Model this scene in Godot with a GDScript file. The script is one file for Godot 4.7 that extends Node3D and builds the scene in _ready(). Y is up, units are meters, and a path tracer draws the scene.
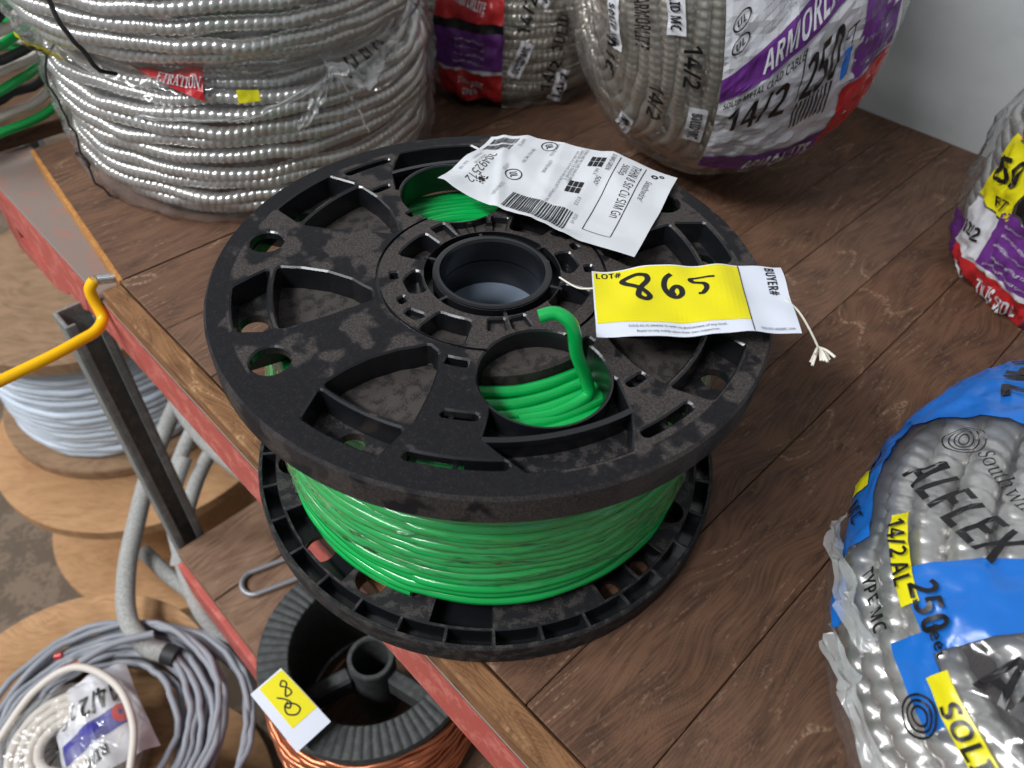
extends Node3D
# World: y up, metres. The big spool stands at the origin on the shelf deck (y = 0).
# Rack frame: s runs along the shelf edge, t from the back wall out to the aisle.
const RACK := deg_to_rad(45.87)
const TOP := 0.1546          # top face of the spool
var D1 := Vector3(cos(RACK), 0, sin(RACK))
var D2 := Vector3(-sin(RACK), 0, cos(RACK))
var M := {}
var rng := RandomNumberGenerator.new()
var used := {}

func T(s: float, y: float, t: float) -> Vector3:
	return D1 * s + D2 * t + Vector3(0, y, 0)

# ---------------------------------------------------------------- mesh collecting
class MB:
	var v := PackedVector3Array()
	var n := PackedVector3Array()
	var uv := PackedVector2Array()
	var ix := PackedInt32Array()
	func grid(p: PackedVector3Array, rows: int, cols: int, close_u := false, close_v := false, flip := false, uvs := PackedVector2Array()):
		var base := v.size()
		v.append_array(p)
		var sg := -1.0 if flip else 1.0
		for i in rows:
			for j in cols:
				var i0 := i - 1
				var i1 := i + 1
				if close_u:
					i0 = (i0 + rows) % rows
					i1 = i1 % rows
				else:
					i0 = maxi(i0, 0)
					i1 = mini(i1, rows - 1)
				var j0 := j - 1
				var j1 := j + 1
				if close_v:
					j0 = (j0 + cols) % cols
					j1 = j1 % cols
				else:
					j0 = maxi(j0, 0)
					j1 = mini(j1, cols - 1)
				var du := p[i1 * cols + j] - p[i0 * cols + j]
				var dv := p[i * cols + j1] - p[i * cols + j0]
				n.append((du.cross(dv) * sg).normalized())
				uv.append(uvs[i * cols + j] if uvs.size() else Vector2(float(i) / rows, float(j) / cols))
		for i in (rows if close_u else rows - 1):
			for j in (cols if close_v else cols - 1):
				var a := base + i * cols + j
				var b := base + ((i + 1) % rows) * cols + j
				var c := base + i * cols + (j + 1) % cols
				var d := base + ((i + 1) % rows) * cols + (j + 1) % cols
				if flip:
					ix.append_array([a, b, c, b, d, c])
				else:
					ix.append_array([a, c, b, b, c, d])
	func tri(a: Vector3, b: Vector3, c: Vector3, ua := Vector2.ZERO, ub := Vector2.ZERO, uc := Vector2.ZERO):
		var k := v.size()
		var nn := (b - a).cross(c - a).normalized()
		v.append_array([a, b, c])
		n.append_array([nn, nn, nn])
		uv.append_array([ua, ub, uc])
		ix.append_array([k, k + 2, k + 1])
	func quad(a: Vector3, b: Vector3, c: Vector3, d: Vector3):
		tri(a, b, c)
		tri(a, c, d)
	# a round tube along a path
	func tube(path: PackedVector3Array, r, sides := 8, closed := false, caps := true):
		var cnt := path.size()
		var p := PackedVector3Array()
		var nn := Vector3.ZERO
		for i in cnt:
			var t := (path[(i + 1) % cnt] - path[(i - 1 + cnt) % cnt]) if closed else (path[mini(i + 1, cnt - 1)] - path[maxi(i - 1, 0)])
			t = t.normalized()
			if i == 0:
				nn = t.cross(Vector3.UP if absf(t.y) < 0.9 else Vector3.RIGHT).normalized()
			nn = (nn - t * nn.dot(t)).normalized()
			var b := t.cross(nn)
			var rad: float = r[i] if r is PackedFloat32Array else r
			for j in sides:
				var a := TAU * j / sides
				p.append(path[i] + (nn * cos(a) + b * sin(a)) * rad)
		grid(p, cnt, sides, closed, true, true)
		if caps and not closed:
			for e in [0, cnt - 1]:
				for j in sides:
					var q0 := p[e * sides + j]
					var q1 := p[e * sides + (j + 1) % sides]
					if e == 0:
						tri(path[e], q1, q0)
					else:
						tri(path[e], q0, q1)
	# profile (radius, height) turned round the y axis
	func lathe(prof: PackedVector2Array, sides := 64, at := Vector3.ZERO):
		for k in prof.size() - 1:
			var p := PackedVector3Array()
			for e in 2:
				for j in sides:
					var a := TAU * j / sides
					p.append(at + Vector3(cos(a) * prof[k + e].x, prof[k + e].y, sin(a) * prof[k + e].x))
			grid(p, 2, sides, false, true, false)
	# a box with chamfered edges, textured in metres
	func box(c: Vector3, size: Vector3, bev: float, bas := Basis.IDENTITY, uo := Vector2.ZERO):
		var h := size * 0.5
		for ax in 3:
			for sg in [-1.0, 1.0]:
				var u := (ax + 1) % 3
				var w := (ax + 2) % 3
				var q := []
				for e in [[-1, -1], [1, -1], [1, 1], [-1, 1]]:
					var pnt := Vector3.ZERO
					pnt[ax] = sg * h[ax]
					pnt[u] = e[0] * (h[u] - bev)
					pnt[w] = e[1] * (h[w] - bev)
					q.append(pnt)
				if sg < 0:
					q.reverse()
				face(q, c, bas, uo)
				# chamfer strips of this face towards axis u
				for sb in [-1.0, 1.0]:
					var a := Vector3.ZERO
					a[ax] = sg * h[ax]
					a[u] = sb * (h[u] - bev)
					var b := Vector3.ZERO
					b[ax] = sg * (h[ax] - bev)
					b[u] = sb * h[u]
					var r := []
					for e in [[a, -1], [b, -1], [b, 1], [a, 1]]:
						var pnt: Vector3 = e[0]
						pnt[w] = e[1] * (h[w] - bev)
						r.append(pnt)
					if sg * sb < 0:
						r.reverse()
					face(r, c, bas, uo)
		for sx in [-1.0, 1.0]:
			for sy in [-1.0, 1.0]:
				for sz in [-1.0, 1.0]:
					var a := Vector3(sx * h.x, sy * (h.y - bev), sz * (h.z - bev))
					var b := Vector3(sx * (h.x - bev), sy * h.y, sz * (h.z - bev))
					var d := Vector3(sx * (h.x - bev), sy * (h.y - bev), sz * h.z)
					var r := [a, b, d]
					if sx * sy * sz < 0:
						r.reverse()
					tri(c + bas * r[0], c + bas * r[1], c + bas * r[2])
	func face(q: Array, c: Vector3, bas: Basis, uo: Vector2):
		var nn: Vector3 = (q[1] - q[0]).cross(q[2] - q[0]).abs()
		var us := []
		for p in q:
			if nn.y >= nn.x and nn.y >= nn.z:
				us.append(Vector2(p.z, p.x) + uo)
			elif nn.x >= nn.z:
				us.append(Vector2(p.z, p.y) + uo)
			else:
				us.append(Vector2(p.x, p.y) + uo)
		tri(c + bas * q[0], c + bas * q[1], c + bas * q[2], us[0], us[1], us[2])
		tri(c + bas * q[0], c + bas * q[2], c + bas * q[3], us[0], us[2], us[3])
	func mesh() -> ArrayMesh:
		var a := []
		a.resize(Mesh.ARRAY_MAX)
		a[Mesh.ARRAY_VERTEX] = v
		a[Mesh.ARRAY_NORMAL] = n
		a[Mesh.ARRAY_TEX_UV] = uv
		a[Mesh.ARRAY_INDEX] = ix
		var m := ArrayMesh.new()
		m.add_surface_from_arrays(Mesh.PRIMITIVE_TRIANGLES, a)
		return m

# ---------------------------------------------------------------- scene helpers
func numbered(called: String) -> String:
	if not used.has(called):
		used[called] = 0
		return called
	used[called] += 1
	return "%s_%03d" % [called, used[called]]

func thing(called: String, label: String, category: String, at := Vector3.ZERO, turn := 0.0, group := "") -> Node3D:
	var o := Node3D.new()
	o.name = numbered(called)
	add_child(o)
	o.position = at
	o.rotation.y = turn
	tag(o, label, category, group)
	return o

func tag(o: Node, label: String, category: String, group := ""):
	o.set_meta("label", label)
	o.set_meta("category", category)
	if group:
		o.set_meta("group", group)

func put(called: String, m: Mesh, mat: Material, parent: Node = self) -> MeshInstance3D:
	var o := MeshInstance3D.new()
	o.mesh = m
	o.material_override = mat
	o.name = numbered(called) if parent == self else called
	parent.add_child(o, true)
	return o

func struct(called: String, m: Mesh, mat: Material, label: String) -> MeshInstance3D:
	var o := put(called, m, mat)
	o.set_meta("kind", "structure")
	o.set_meta("label", label)
	return o

func smooth_path(pts: PackedVector3Array, step := 0.01) -> PackedVector3Array:
	var c := Curve3D.new()
	c.bake_interval = step
	for i in pts.size():
		var tg := (pts[mini(i + 1, pts.size() - 1)] - pts[maxi(i - 1, 0)]) / 6.0
		c.add_point(pts[i], -tg, tg)
	return c.get_baked_points()

func ring_path(c: Vector3, r: float, sides := 96, wob := 0.0, seed_ := 0, tilt := Vector2.ZERO) -> PackedVector3Array:
	var p := PackedVector3Array()
	var f := FastNoiseLite.new()
	f.seed = seed_
	f.frequency = 1.0
	for i in sides:
		var a := TAU * i / sides
		var e := f.get_noise_2d(cos(a) * 1.3, sin(a) * 1.3) * wob
		var e2 := f.get_noise_2d(cos(a) * 1.3 + 9.0, sin(a) * 1.3) * wob
		p.append(c + Vector3(cos(a) * (r + e), e2 + tilt.x * cos(a) + tilt.y * sin(a), sin(a) * (r + e)))
	return p

# lettering bent onto a surface: fn(x, y) gives the point for sheet coordinates in metres
func write(mb: MB, words: String, cx: float, cy: float, h: float, w: float, turn: float, fn: Callable, bold := true, serif := false, split := 0.02):
	var tm := TextMesh.new()
	var f := SystemFont.new()
	f.font_names = PackedStringArray(["Droid Serif" if serif else "Droid Sans"])
	f.font_weight = 700 if bold else 400
	tm.font = f
	tm.font_size = 48
	tm.pixel_size = 0.01
	tm.curve_step = 3.0
	tm.depth = 0.0
	tm.text = words
	var ar := tm.surface_get_arrays(0)
	var p: PackedVector3Array = ar[Mesh.ARRAY_VERTEX]
	var ii: PackedInt32Array = ar[Mesh.ARRAY_INDEX] if ar[Mesh.ARRAY_INDEX] != null else PackedInt32Array(range(p.size()))
	if p.is_empty():
		return
	var lo := Vector2(1e9, 1e9)
	var hi := -lo
	for q in p:
		lo = lo.min(Vector2(q.x, q.y))
		hi = hi.max(Vector2(q.x, q.y))
	var sy := h / maxf(hi.y - lo.y, 1e-6)
	var sx := sy if w <= 0.0 else w / maxf(hi.x - lo.x, 1e-6)
	var mid := (lo + hi) * 0.5
	var q2 := PackedVector2Array()
	for q in p:
		q2.append((Vector2((q.x - mid.x) * sx, (q.y - mid.y) * sy)).rotated(turn) + Vector2(cx, cy))
	for k in range(0, ii.size(), 3):
		lay(mb, q2[ii[k]], q2[ii[k + 1]], q2[ii[k + 2]], fn, split, 3)

func lay(mb: MB, a: Vector2, b: Vector2, c: Vector2, fn: Callable, split: float, depth: int):
	if depth > 0 and maxf(a.distance_to(b), maxf(b.distance_to(c), c.distance_to(a))) > split:
		var ab := (a + b) * 0.5
		var bc := (b + c) * 0.5
		var ca := (c + a) * 0.5
		lay(mb, a, ab, ca, fn, split, depth - 1)
		lay(mb, ab, b, bc, fn, split, depth - 1)
		lay(mb, ca, bc, c, fn, split, depth - 1)
		lay(mb, ab, bc, ca, fn, split, depth - 1)
		return
	mb.tri(fn.call(a.x, a.y), fn.call(c.x, c.y), fn.call(b.x, b.y))

# a rectangle, a ring or a pen stroke laid on the same surface
func bar(mb: MB, x0: float, y0: float, x1: float, y1: float, fn: Callable, nx := 1, ny := 1):
	for i in nx:
		for j in ny:
			var a := Vector2(lerpf(x0, x1, float(i) / nx), lerpf(y0, y1, float(j) / ny))
			var c := Vector2(lerpf(x0, x1, float(i + 1) / nx), lerpf(y0, y1, float(j + 1) / ny))
			lay(mb, a, Vector2(c.x, a.y), c, fn, 1.0, 0)
			lay(mb, a, c, Vector2(a.x, c.y), fn, 1.0, 0)

func stroke(mb: MB, pts: Array, wd: float, fn: Callable, thin := 0.6):
	var c := Curve2D.new()
	c.bake_interval = 0.0006
	for i in pts.size():
		var tg: Vector2 = (pts[mini(i + 1, pts.size() - 1)] - pts[maxi(i - 1, 0)]) / 6.0
		c.add_point(pts[i], -tg, tg)
	var b := c.get_baked_points()
	for i in b.size() - 1:
		var d0 := (b[mini(i + 1, b.size() - 1)] - b[maxi(i - 1, 0)]).normalized().orthogonal()
		var d1 := (b[mini(i + 2, b.size() - 1)] - b[i]).normalized().orthogonal()
		var w0 := wd * (thin + (1.0 - thin) * absf(d0.x)) * 0.5
		var w1 := wd * (thin + (1.0 - thin) * absf(d1.x)) * 0.5
		lay(mb, b[i] - d0 * w0, b[i + 1] - d1 * w1, b[i + 1] + d1 * w1, fn, 1.0, 0)
		lay(mb, b[i] - d0 * w0, b[i + 1] + d1 * w1, b[i] + d0 * w0, fn, 1.0, 0)

func circle_mark(mb: MB, x: float, y: float, r: float, wd: float, fn: Callable, squash := 1.0):
	for k in 24:
		var a := TAU * k / 24
		var b := TAU * (k + 1) / 24
		var p := Vector2(cos(a), sin(a) * squash)
		var q := Vector2(cos(b), sin(b) * squash)
		var o := Vector2(x, y)
		lay(mb, o + p * (r - wd), o + p * r, o + q * r, fn, 1.0, 0)
		lay(mb, o + p * (r - wd), o + q * r, o + q * (r - wd), fn, 1.0, 0)

# ---------------------------------------------------------------- textures and materials
func tex(w: int, h: int, fn: Callable) -> ImageTexture:
	var data := PackedByteArray()
	data.resize(w * h * 3)
	var k := 0
	for y in h:
		for x in w:
			var c: Color = fn.call(float(x) / w, float(y) / h)
			data[k] = clampi(int(c.r * 255.0), 0, 255)
			data[k + 1] = clampi(int(c.g * 255.0), 0, 255)
			data[k + 2] = clampi(int(c.b * 255.0), 0, 255)
			k += 3
	return ImageTexture.create_from_image(Image.create_from_data(w, h, false, Image.FORMAT_RGB8, data))

func noise(seed_: int, freq: float, oct := 3, ridged := false) -> FastNoiseLite:
	var f := FastNoiseLite.new()
	f.seed = seed_
	f.frequency = freq
	f.noise_type = FastNoiseLite.TYPE_SIMPLEX
	f.fractal_type = FastNoiseLite.FRACTAL_RIDGED if ridged else FastNoiseLite.FRACTAL_FBM
	f.fractal_octaves = oct
	return f

func mat(c: Color, rough := 0.5, metal := 0.0, spec := 0.5) -> StandardMaterial3D:
	var m := StandardMaterial3D.new()
	m.albedo_color = c
	m.roughness = rough
	m.metallic = metal
	m.metallic_specular = spec
	m.cull_mode = BaseMaterial3D.CULL_DISABLED
	return m

func rgb8(r: float, g: float, b: float) -> Color:
	return Color(r / 255.0, g / 255.0, b / 255.0)

func speckled(c: Color, c2: Color, scale: float, seed_: int, rough := 0.6, cut := 0.5, metal := 0.0) -> StandardMaterial3D:
	var n1 := noise(seed_, 6.0, 4)
	var n2 := noise(seed_ + 1, 40.0, 2)
	var m := mat(Color.WHITE, rough, metal)
	m.albedo_texture = tex(256, 256, func(u, v):
		var a: float = n1.get_noise_2d(u, v) * 0.5 + 0.5 + n2.get_noise_2d(u, v) * 0.25
		return c.lerp(c2, smoothstep(cut - 0.15, cut + 0.2, a)))
	m.uv1_triplanar = true
	m.uv1_scale = Vector3.ONE * scale
	return m

func wood(seed_: int, dark: Color, mid: Color, light: Color, pale: Color, scuff: float) -> StandardMaterial3D:
	var fine := noise(seed_, 1.0, 3)
	var broad := noise(seed_ + 1, 1.0, 2)
	var blot := noise(seed_ + 2, 1.0, 4)
	var m := mat(Color.WHITE, 0.6, 0.0, 0.33)
	m.albedo_texture = tex(600, 400, func(u, v):
		var wv: float = v + 0.05 * broad.get_noise_2d(u * 2.2, v * 2.5)
		var g: float = fine.get_noise_2d(u * 7.0, wv * 150.0)
		var rings: float = sin((wv * 16.0 + 2.4 * broad.get_noise_2d(u * 1.3 + 3.0, v * 3.0)) * TAU)
		var bl: float = blot.get_noise_2d(u * 6.0, v * 8.0)
		var c: Color = mid.lerp(dark, clampf(0.32 + 0.55 * g + 0.5 * bl, 0.0, 1.0))
		c = c.lerp(light, clampf(0.20 * rings * (0.5 + bl) + 0.22 * bl + 0.2 * fine.get_noise_2d(u * 14.0, v * 40.0), 0.0, 0.5))
		var line: float = smoothstep(0.86, 0.99, rings) * smoothstep(0.12, 0.45, blot.get_noise_2d(u * 3.0 + 20.0, v * 3.0)) * (0.45 + 1.1 * fine.get_noise_2d(u * 90.0, v * 70.0))
		c = c.lerp(pale, clampf(line * scuff * 0.6, 0.0, 0.6))
		var sc: float = smoothstep(0.45, 0.55, fine.get_noise_2d(u * 26.0 + 5.0, v * 60.0)) * smoothstep(0.15, 0.4, bl)
		return c.lerp(pale, sc * 0.28 * scuff))
	m.uv1_scale = Vector3(1.0 / 0.42, 1.0 / 0.28, 1.0)
	m.heightmap_enabled = true
	m.heightmap_texture = m.albedo_texture
	m.heightmap_scale = 0.12
	return m

func make_materials():
	M.black = mat(rgb8(22, 23, 26), 0.26, 0.0, 0.55)
	var bn := noise(5, 220.0, 2)
	# dust lies on the spool in patches with ragged outlines, rubbed off the rim
	var p1 := noise(11, 9.0, 4)
	var p2 := noise(12, 190.0, 2)
	var p3 := noise(13, 26.0, 3)
	M.dusty = mat(Color.WHITE, 0.55, 0.0, 0.3)
	M.dusty.albedo_texture = tex(800, 800, func(u, v):
		var x: float = (u - 0.5) * 0.32
		var z: float = (v - 0.5) * 0.32
		var r := sqrt(x * x + z * z)
		var want := 0.16
		if r > 0.139:
			want = -0.22
		elif r < 0.062:
			want = 0.42
		want += 0.24 * clampf(x / 0.12, -0.5, 1.0) - 0.40 * clampf((z - 0.045) / 0.05, 0.0, 1.0) * clampf((0.05 - x) / 0.06, 0.0, 1.0)
		var a: float = want + 0.62 * p1.get_noise_2d(u, v) + 0.10 * p3.get_noise_2d(u, v)
		var d := smoothstep(-0.06, 0.16, a)
		var gr: float = p2.get_noise_2d(u, v)
		d = clampf(d * (0.66 + 0.45 * gr) + 0.10 * (p3.get_noise_2d(u * 2.0, v * 2.0) + 0.3), 0.0, 1.0)
		var c := rgb8(23, 23, 26).lerp(rgb8(78, 71, 67), d)
		var chip := smoothstep(0.66, 0.74, p2.get_noise_2d(u * 1.7 + 4.0, v * 1.7)) * 0.35
		return c.lerp(rgb8(120, 114, 109), chip))
	M.dusty.uv1_triplanar = true
	M.dusty.uv1_scale = Vector3(1.0 / 0.32, -1.0 / 0.32, 1.0 / 0.32)
	M.dusty.uv1_offset = Vector3(0.5, -0.047, 0.5)
	M.dust_floor = speckled(rgb8(44, 41, 40), rgb8(68, 63, 60), 16.0, 21, 0.75, 0.36)
	M.dust_floor.metallic_specular = 0.3
	M.dust_dark = speckled(rgb8(28, 28, 30), rgb8(62, 58, 56), 14.0, 24, 0.6, 0.55)
	M.dust_dark.metallic_specular = 0.35
	M.plate = speckled(rgb8(58, 58, 58), rgb8(78, 77, 75), 14.0, 25, 0.75, 0.5)
	M.green = mat(rgb8(4, 162, 74), 0.28)
	M.green.clearcoat_enabled = true
	M.green.clearcoat = 0.35
	M.green.clearcoat_roughness = 0.12
	M.film = mat(Color(0.9, 0.95, 0.93, 0.014), 0.10, 0.0, 0.9)
	M.film.transparency = BaseMaterial3D.TRANSPARENCY_ALPHA
	M.bag = mat(Color(0.86, 0.87, 0.88, 0.055), 0.09, 0.0, 0.75)
	M.bag.transparency = BaseMaterial3D.TRANSPARENCY_ALPHA
	M.bag_dull = mat(Color(0.80, 0.79, 0.76, 0.11), 0.14, 0.0, 0.65)
	M.bag_dull.transparency = BaseMaterial3D.TRANSPARENCY_ALPHA
	M.bag_thick = mat(Color(0.84, 0.85, 0.85, 0.34), 0.22, 0.0, 0.6)
	M.bag_thick.transparency = BaseMaterial3D.TRANSPARENCY_ALPHA
	M.armor = mat(rgb8(200, 198, 194), 0.30, 0.78)
	M.armor_warm = mat(rgb8(184, 177, 166), 0.30, 0.75)
	M.wood = []
	for k in 4:
		M.wood.append(wood(100 + k * 7, rgb8(66, 47, 37).lightened(0.025 * (k % 3)), rgb8(106, 77, 59).lightened(0.025 * (k % 3)), rgb8(132, 99, 77), rgb8(182, 156, 130), 0.9))
	M.wood_edge = wood(160, rgb8(84, 56, 36), rgb8(136, 98, 66), rgb8(176, 134, 92), rgb8(205, 172, 132), 0.8)
	M.wood_raw = wood(170, rgb8(140, 92, 48), rgb8(186, 132, 74), rgb8(206, 154, 92), rgb8(222, 182, 126), 0.5)
	M.wood_low = wood(180, rgb8(92, 68, 52), rgb8(134, 106, 86), rgb8(160, 132, 110), rgb8(190, 168, 146), 0.4)
	M.ply = wood(190, rgb8(150, 112, 78), rgb8(182, 142, 102), rgb8(200, 162, 122), rgb8(216, 184, 146), 0.3)
	M.ply_grey = wood(197, rgb8(110, 86, 64), rgb8(148, 120, 94), rgb8(170, 144, 116), rgb8(190, 168, 142), 0.3)
	M.red = speckled(rgb8(176, 82, 72), rgb8(196, 112, 100), 5.0, 31, 0.55, 0.62)
	M.ledge = speckled(rgb8(124, 110, 102), rgb8(142, 104, 94), 4.0, 33, 0.7, 0.72)
	M.post = speckled(rgb8(118, 122, 120), rgb8(140, 143, 140), 5.0, 35, 0.5, 0.6, 0.2)
	M.yellow_rod = mat(rgb8(246, 186, 0), 0.3)
	M.zinc = mat(rgb8(205, 206, 208), 0.25, 0.9)
	M.paper = mat(rgb8(206, 209, 212), 0.55)
	M.tag_white = mat(rgb8(214, 219, 230), 0.5)
	M.tag_yellow = mat(rgb8(226, 214, 4), 0.5)
	M.ink = mat(rgb8(14, 14, 17), 0.6)
	M.ink_grey = mat(rgb8(120, 122, 126), 0.6)
	M.string = mat(rgb8(226, 220, 205), 0.9)
	M.wall = speckled(rgb8(203, 206, 206), rgb8(196, 199, 199), 1.2, 41, 0.8, 0.6)
	M.concrete = speckled(rgb8(92, 78, 64), rgb8(116, 100, 84), 1.6, 43, 0.85, 0.5)
	M.ceiling = mat(rgb8(200, 200, 198), 0.9)
	M.grey_cable = mat(rgb8(140, 143, 150), 0.5)
	M.thick_cable = speckled(rgb8(142, 142, 138), rgb8(170, 170, 166), 30.0, 45, 0.8, 0.5)
	M.pale_cable = mat(rgb8(188, 198, 208), 0.5)
	M.black_jacket = mat(rgb8(34, 34, 36), 0.6)
	M.white_cable = mat(rgb8(206, 198, 188), 0.5)
	M.copper = mat(rgb8(206, 124, 88), 0.34, 0.85)
	M.charcoal = speckled(rgb8(52, 54, 54), rgb8(70, 72, 70), 14.0, 47, 0.7, 0.55)
	M.steel = mat(rgb8(150, 150, 152), 0.45, 0.6)
	M.purple = mat(rgb8(102, 48, 126), 0.3)
	M.print_red = mat(rgb8(190, 42, 46), 0.3)
	M.print_blue = mat(rgb8(30, 104, 188), 0.25)
	M.print_navy = mat(rgb8(58, 56, 140), 0.4)
	M.print_yellow = mat(rgb8(220, 210, 26), 0.3)
	M.print_white = mat(rgb8(206, 206, 210), 0.3)
	M.print_black = mat(rgb8(24, 22, 24), 0.35)
	M.wire_tie = mat(rgb8(50, 50, 52), 0.4, 0.5)
	M.hub_grey = mat(rgb8(112, 124, 140), 0.5)
	M.lamp = mat(Color.WHITE, 0.5)
	M.lamp.emission_enabled = true
	M.lamp.emission = rgb8(250, 252, 255)
	M.lamp.emission_energy_multiplier = 3.0

# ---------------------------------------------------------------- armoured cable coils
func armor_ring(r0: float, rc: float, pitch: float, per: int, sides: int, seed_: int, wob: float) -> ArrayMesh:
	var mb := MB.new()
	var beads := int(round(TAU * r0 / pitch))
	var cnt := beads * per
	var f := noise(seed_, 0.9, 2)
	var p := PackedVector3Array()
	p.resize(cnt * sides)
	for i in cnt:
		var a := TAU * i / cnt
		var ca := cos(a)
		var sa := sin(a)
		var rr := r0 + wob * f.get_noise_2d(ca * 1.6, sa * 1.6)
		var yy := wob * f.get_noise_2d(ca * 1.6 + 7.0, sa * 1.6)
		for j in sides:
			var b := TAU * j / sides
			var ph := float(i) / per + float(j) / sides
			var k := rc * (0.79 + 0.21 * pow(absf(sin(ph * PI)), 0.6))
			var rad := rr + k * cos(b)
			p[i * sides + j] = Vector3(ca * rad, yy + k * sin(b), sa * rad)
	mb.grid(p, cnt, sides, true, true, true)
	return mb.mesh()

class Coil:
	var c: Vector3
	var e1 := Vector3.RIGHT
	var e2 := Vector3.BACK
	var ax := Vector3.UP
	var rc: float
	var ar: float
	var b: float
	var ex: float
	var tab_r := PackedFloat32Array()
	var tab_h := PackedFloat32Array()
	var tab_w := PackedFloat32Array()
	var n1: FastNoiseLite
	var n2: FastNoiseLite
	var amp := 0.004
	var ground := -9.0
	var grow := 0.006
	func prof(psi: float, g: float) -> Vector2:
		var cs := cos(psi)
		var sn := sin(psi)
		return Vector2(rc + (ar + g) * signf(cs) * pow(absf(cs), ex), (b + g) * signf(sn) * pow(absf(sn), ex))
	func setup():
		var w := 0.0
		var zero := 0.0
		var last := prof(deg_to_rad(-100), grow)
		for k in 121:
			var psi := deg_to_rad(-100.0 + 2.5 * k)
			var q := prof(psi, grow)
			w += q.distance_to(last)
			last = q
			tab_r.append(q.x)
			tab_h.append(q.y)
			tab_w.append(w)
			if k == 40:
				zero = w
		for k in 121:
			tab_w[k] -= zero
	func at(w: float) -> Vector2:
		var lo := 0
		var hi := 120
		while hi - lo > 1:
			var m := (lo + hi) / 2
			if tab_w[m] <= w:
				lo = m
			else:
				hi = m
		var f := clampf((w - tab_w[lo]) / maxf(tab_w[hi] - tab_w[lo], 1e-6), 0.0, 1.0)
		return Vector2(lerpf(tab_r[lo], tab_r[hi], f), lerpf(tab_h[lo], tab_h[hi], f))
	# a point of the bag: a = angle round the coil, w = metres up the section from its outermost line
	func pt(a: float, w: float, off := 0.0) -> Vector3:
		var q := at(w)
		var q1 := at(w + 0.004)
		var nn := Vector2(q1.y - q.y, q.x - q1.x).normalized()
		var dir := e1 * cos(a) + e2 * sin(a)
		var u := cos(a) * 0.16
		var v := sin(a) * 0.16
		var d := amp * n1.get_noise_3d(u, v, w) + amp * 0.7 * n2.get_noise_3d(u, v, w)
		q += nn * (d + off)
		var out := c + dir * q.x + ax * q.y
		out.y = maxf(out.y, ground + 0.0006 + 0.3 * off)
		return out

func new_coil(c: Vector3, rc: float, ar: float, b: float, ex: float, seed_: int) -> Coil:
	var k := Coil.new()
	k.c = c
	k.rc = rc
	k.ar = ar
	k.b = b
	k.ex = ex
	k.n1 = noise(seed_, 14.0, 3)
	k.n2 = noise(seed_ + 1, 34.0, 2, true)
	return k

# each turn of cable is a part of the coil
func fill_coil(k: Coil, node: Node3D, rings: Array, cable: float, from_deg: float, to_deg: float, material_: Material, jitter := 0.0016):
	var psi := from_deg
	var last := Vector2(1e9, 1e9)
	var bas := Basis(k.e1, k.ax, k.e2)
	while psi < to_deg:
		var q := k.prof(deg_to_rad(psi), -cable * 0.5)
		if last.x > 1e8 or q.distance_to(last) >= cable:
			last = q
			var best = rings[0]
			for g in rings:
				if absf(g[0] - q.x) < absf(best[0] - q.x):
					best = g
			var o := MeshInstance3D.new()
			o.mesh = best[1 + rng.randi() % (best.size() - 1)]
			o.material_override = material_
			o.name = "cable_turn"
			node.add_child(o, true)
			var sc: float = (q.x + rng.randf_range(-jitter, jitter)) / best[0]
			var tilt := Basis(Vector3.RIGHT, rng.randf_range(-1, 1) * jitter * 2.0) * Basis(Vector3.UP, rng.randf() * TAU)
			o.transform = Transform3D(bas * tilt * Basis.from_scale(Vector3(sc, 1, sc)), k.c - node.position + k.ax * q.y)
		psi += 0.5

func bag(k: Coil, node: Node3D, called: String, material_: Material, a0: float, a1: float, w0: float, w1: float, nu: int, nv: int, off := 0.0) -> MeshInstance3D:
	var mb := MB.new()
	var p := PackedVector3Array()
	for i in nu + 1:
		for j in nv + 1:
			p.append(k.pt(lerpf(a0, a1, float(i) / nu), lerpf(w0, w1, float(j) / nv), off) - node.position)
	mb.grid(p, nu + 1, nv + 1, false, false, true)
	return put(called, mb.mesh(), material_, node)

# sheet coordinates on a coil: x to the right and y up as read, from an origin (angle, w)
func on_coil(k: Coil, node: Node3D, a0: float, w0: float, sideways: bool, off := 0.0022) -> Callable:
	var r: float = k.at(w0).x
	var base := node.position
	if sideways:   # reads along the section, up the turns
		return func(x, y): return k.pt(a0 - y / r, w0 - x, off) - base
	return func(x, y): return k.pt(a0 - x / r, w0 + y, off) - base

# ---------------------------------------------------------------- spool cutters
func polar(r: float, deg: float) -> Vector2:
	return Vector2(cos(deg_to_rad(deg)), sin(deg_to_rad(deg))) * r * 0.001

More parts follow.
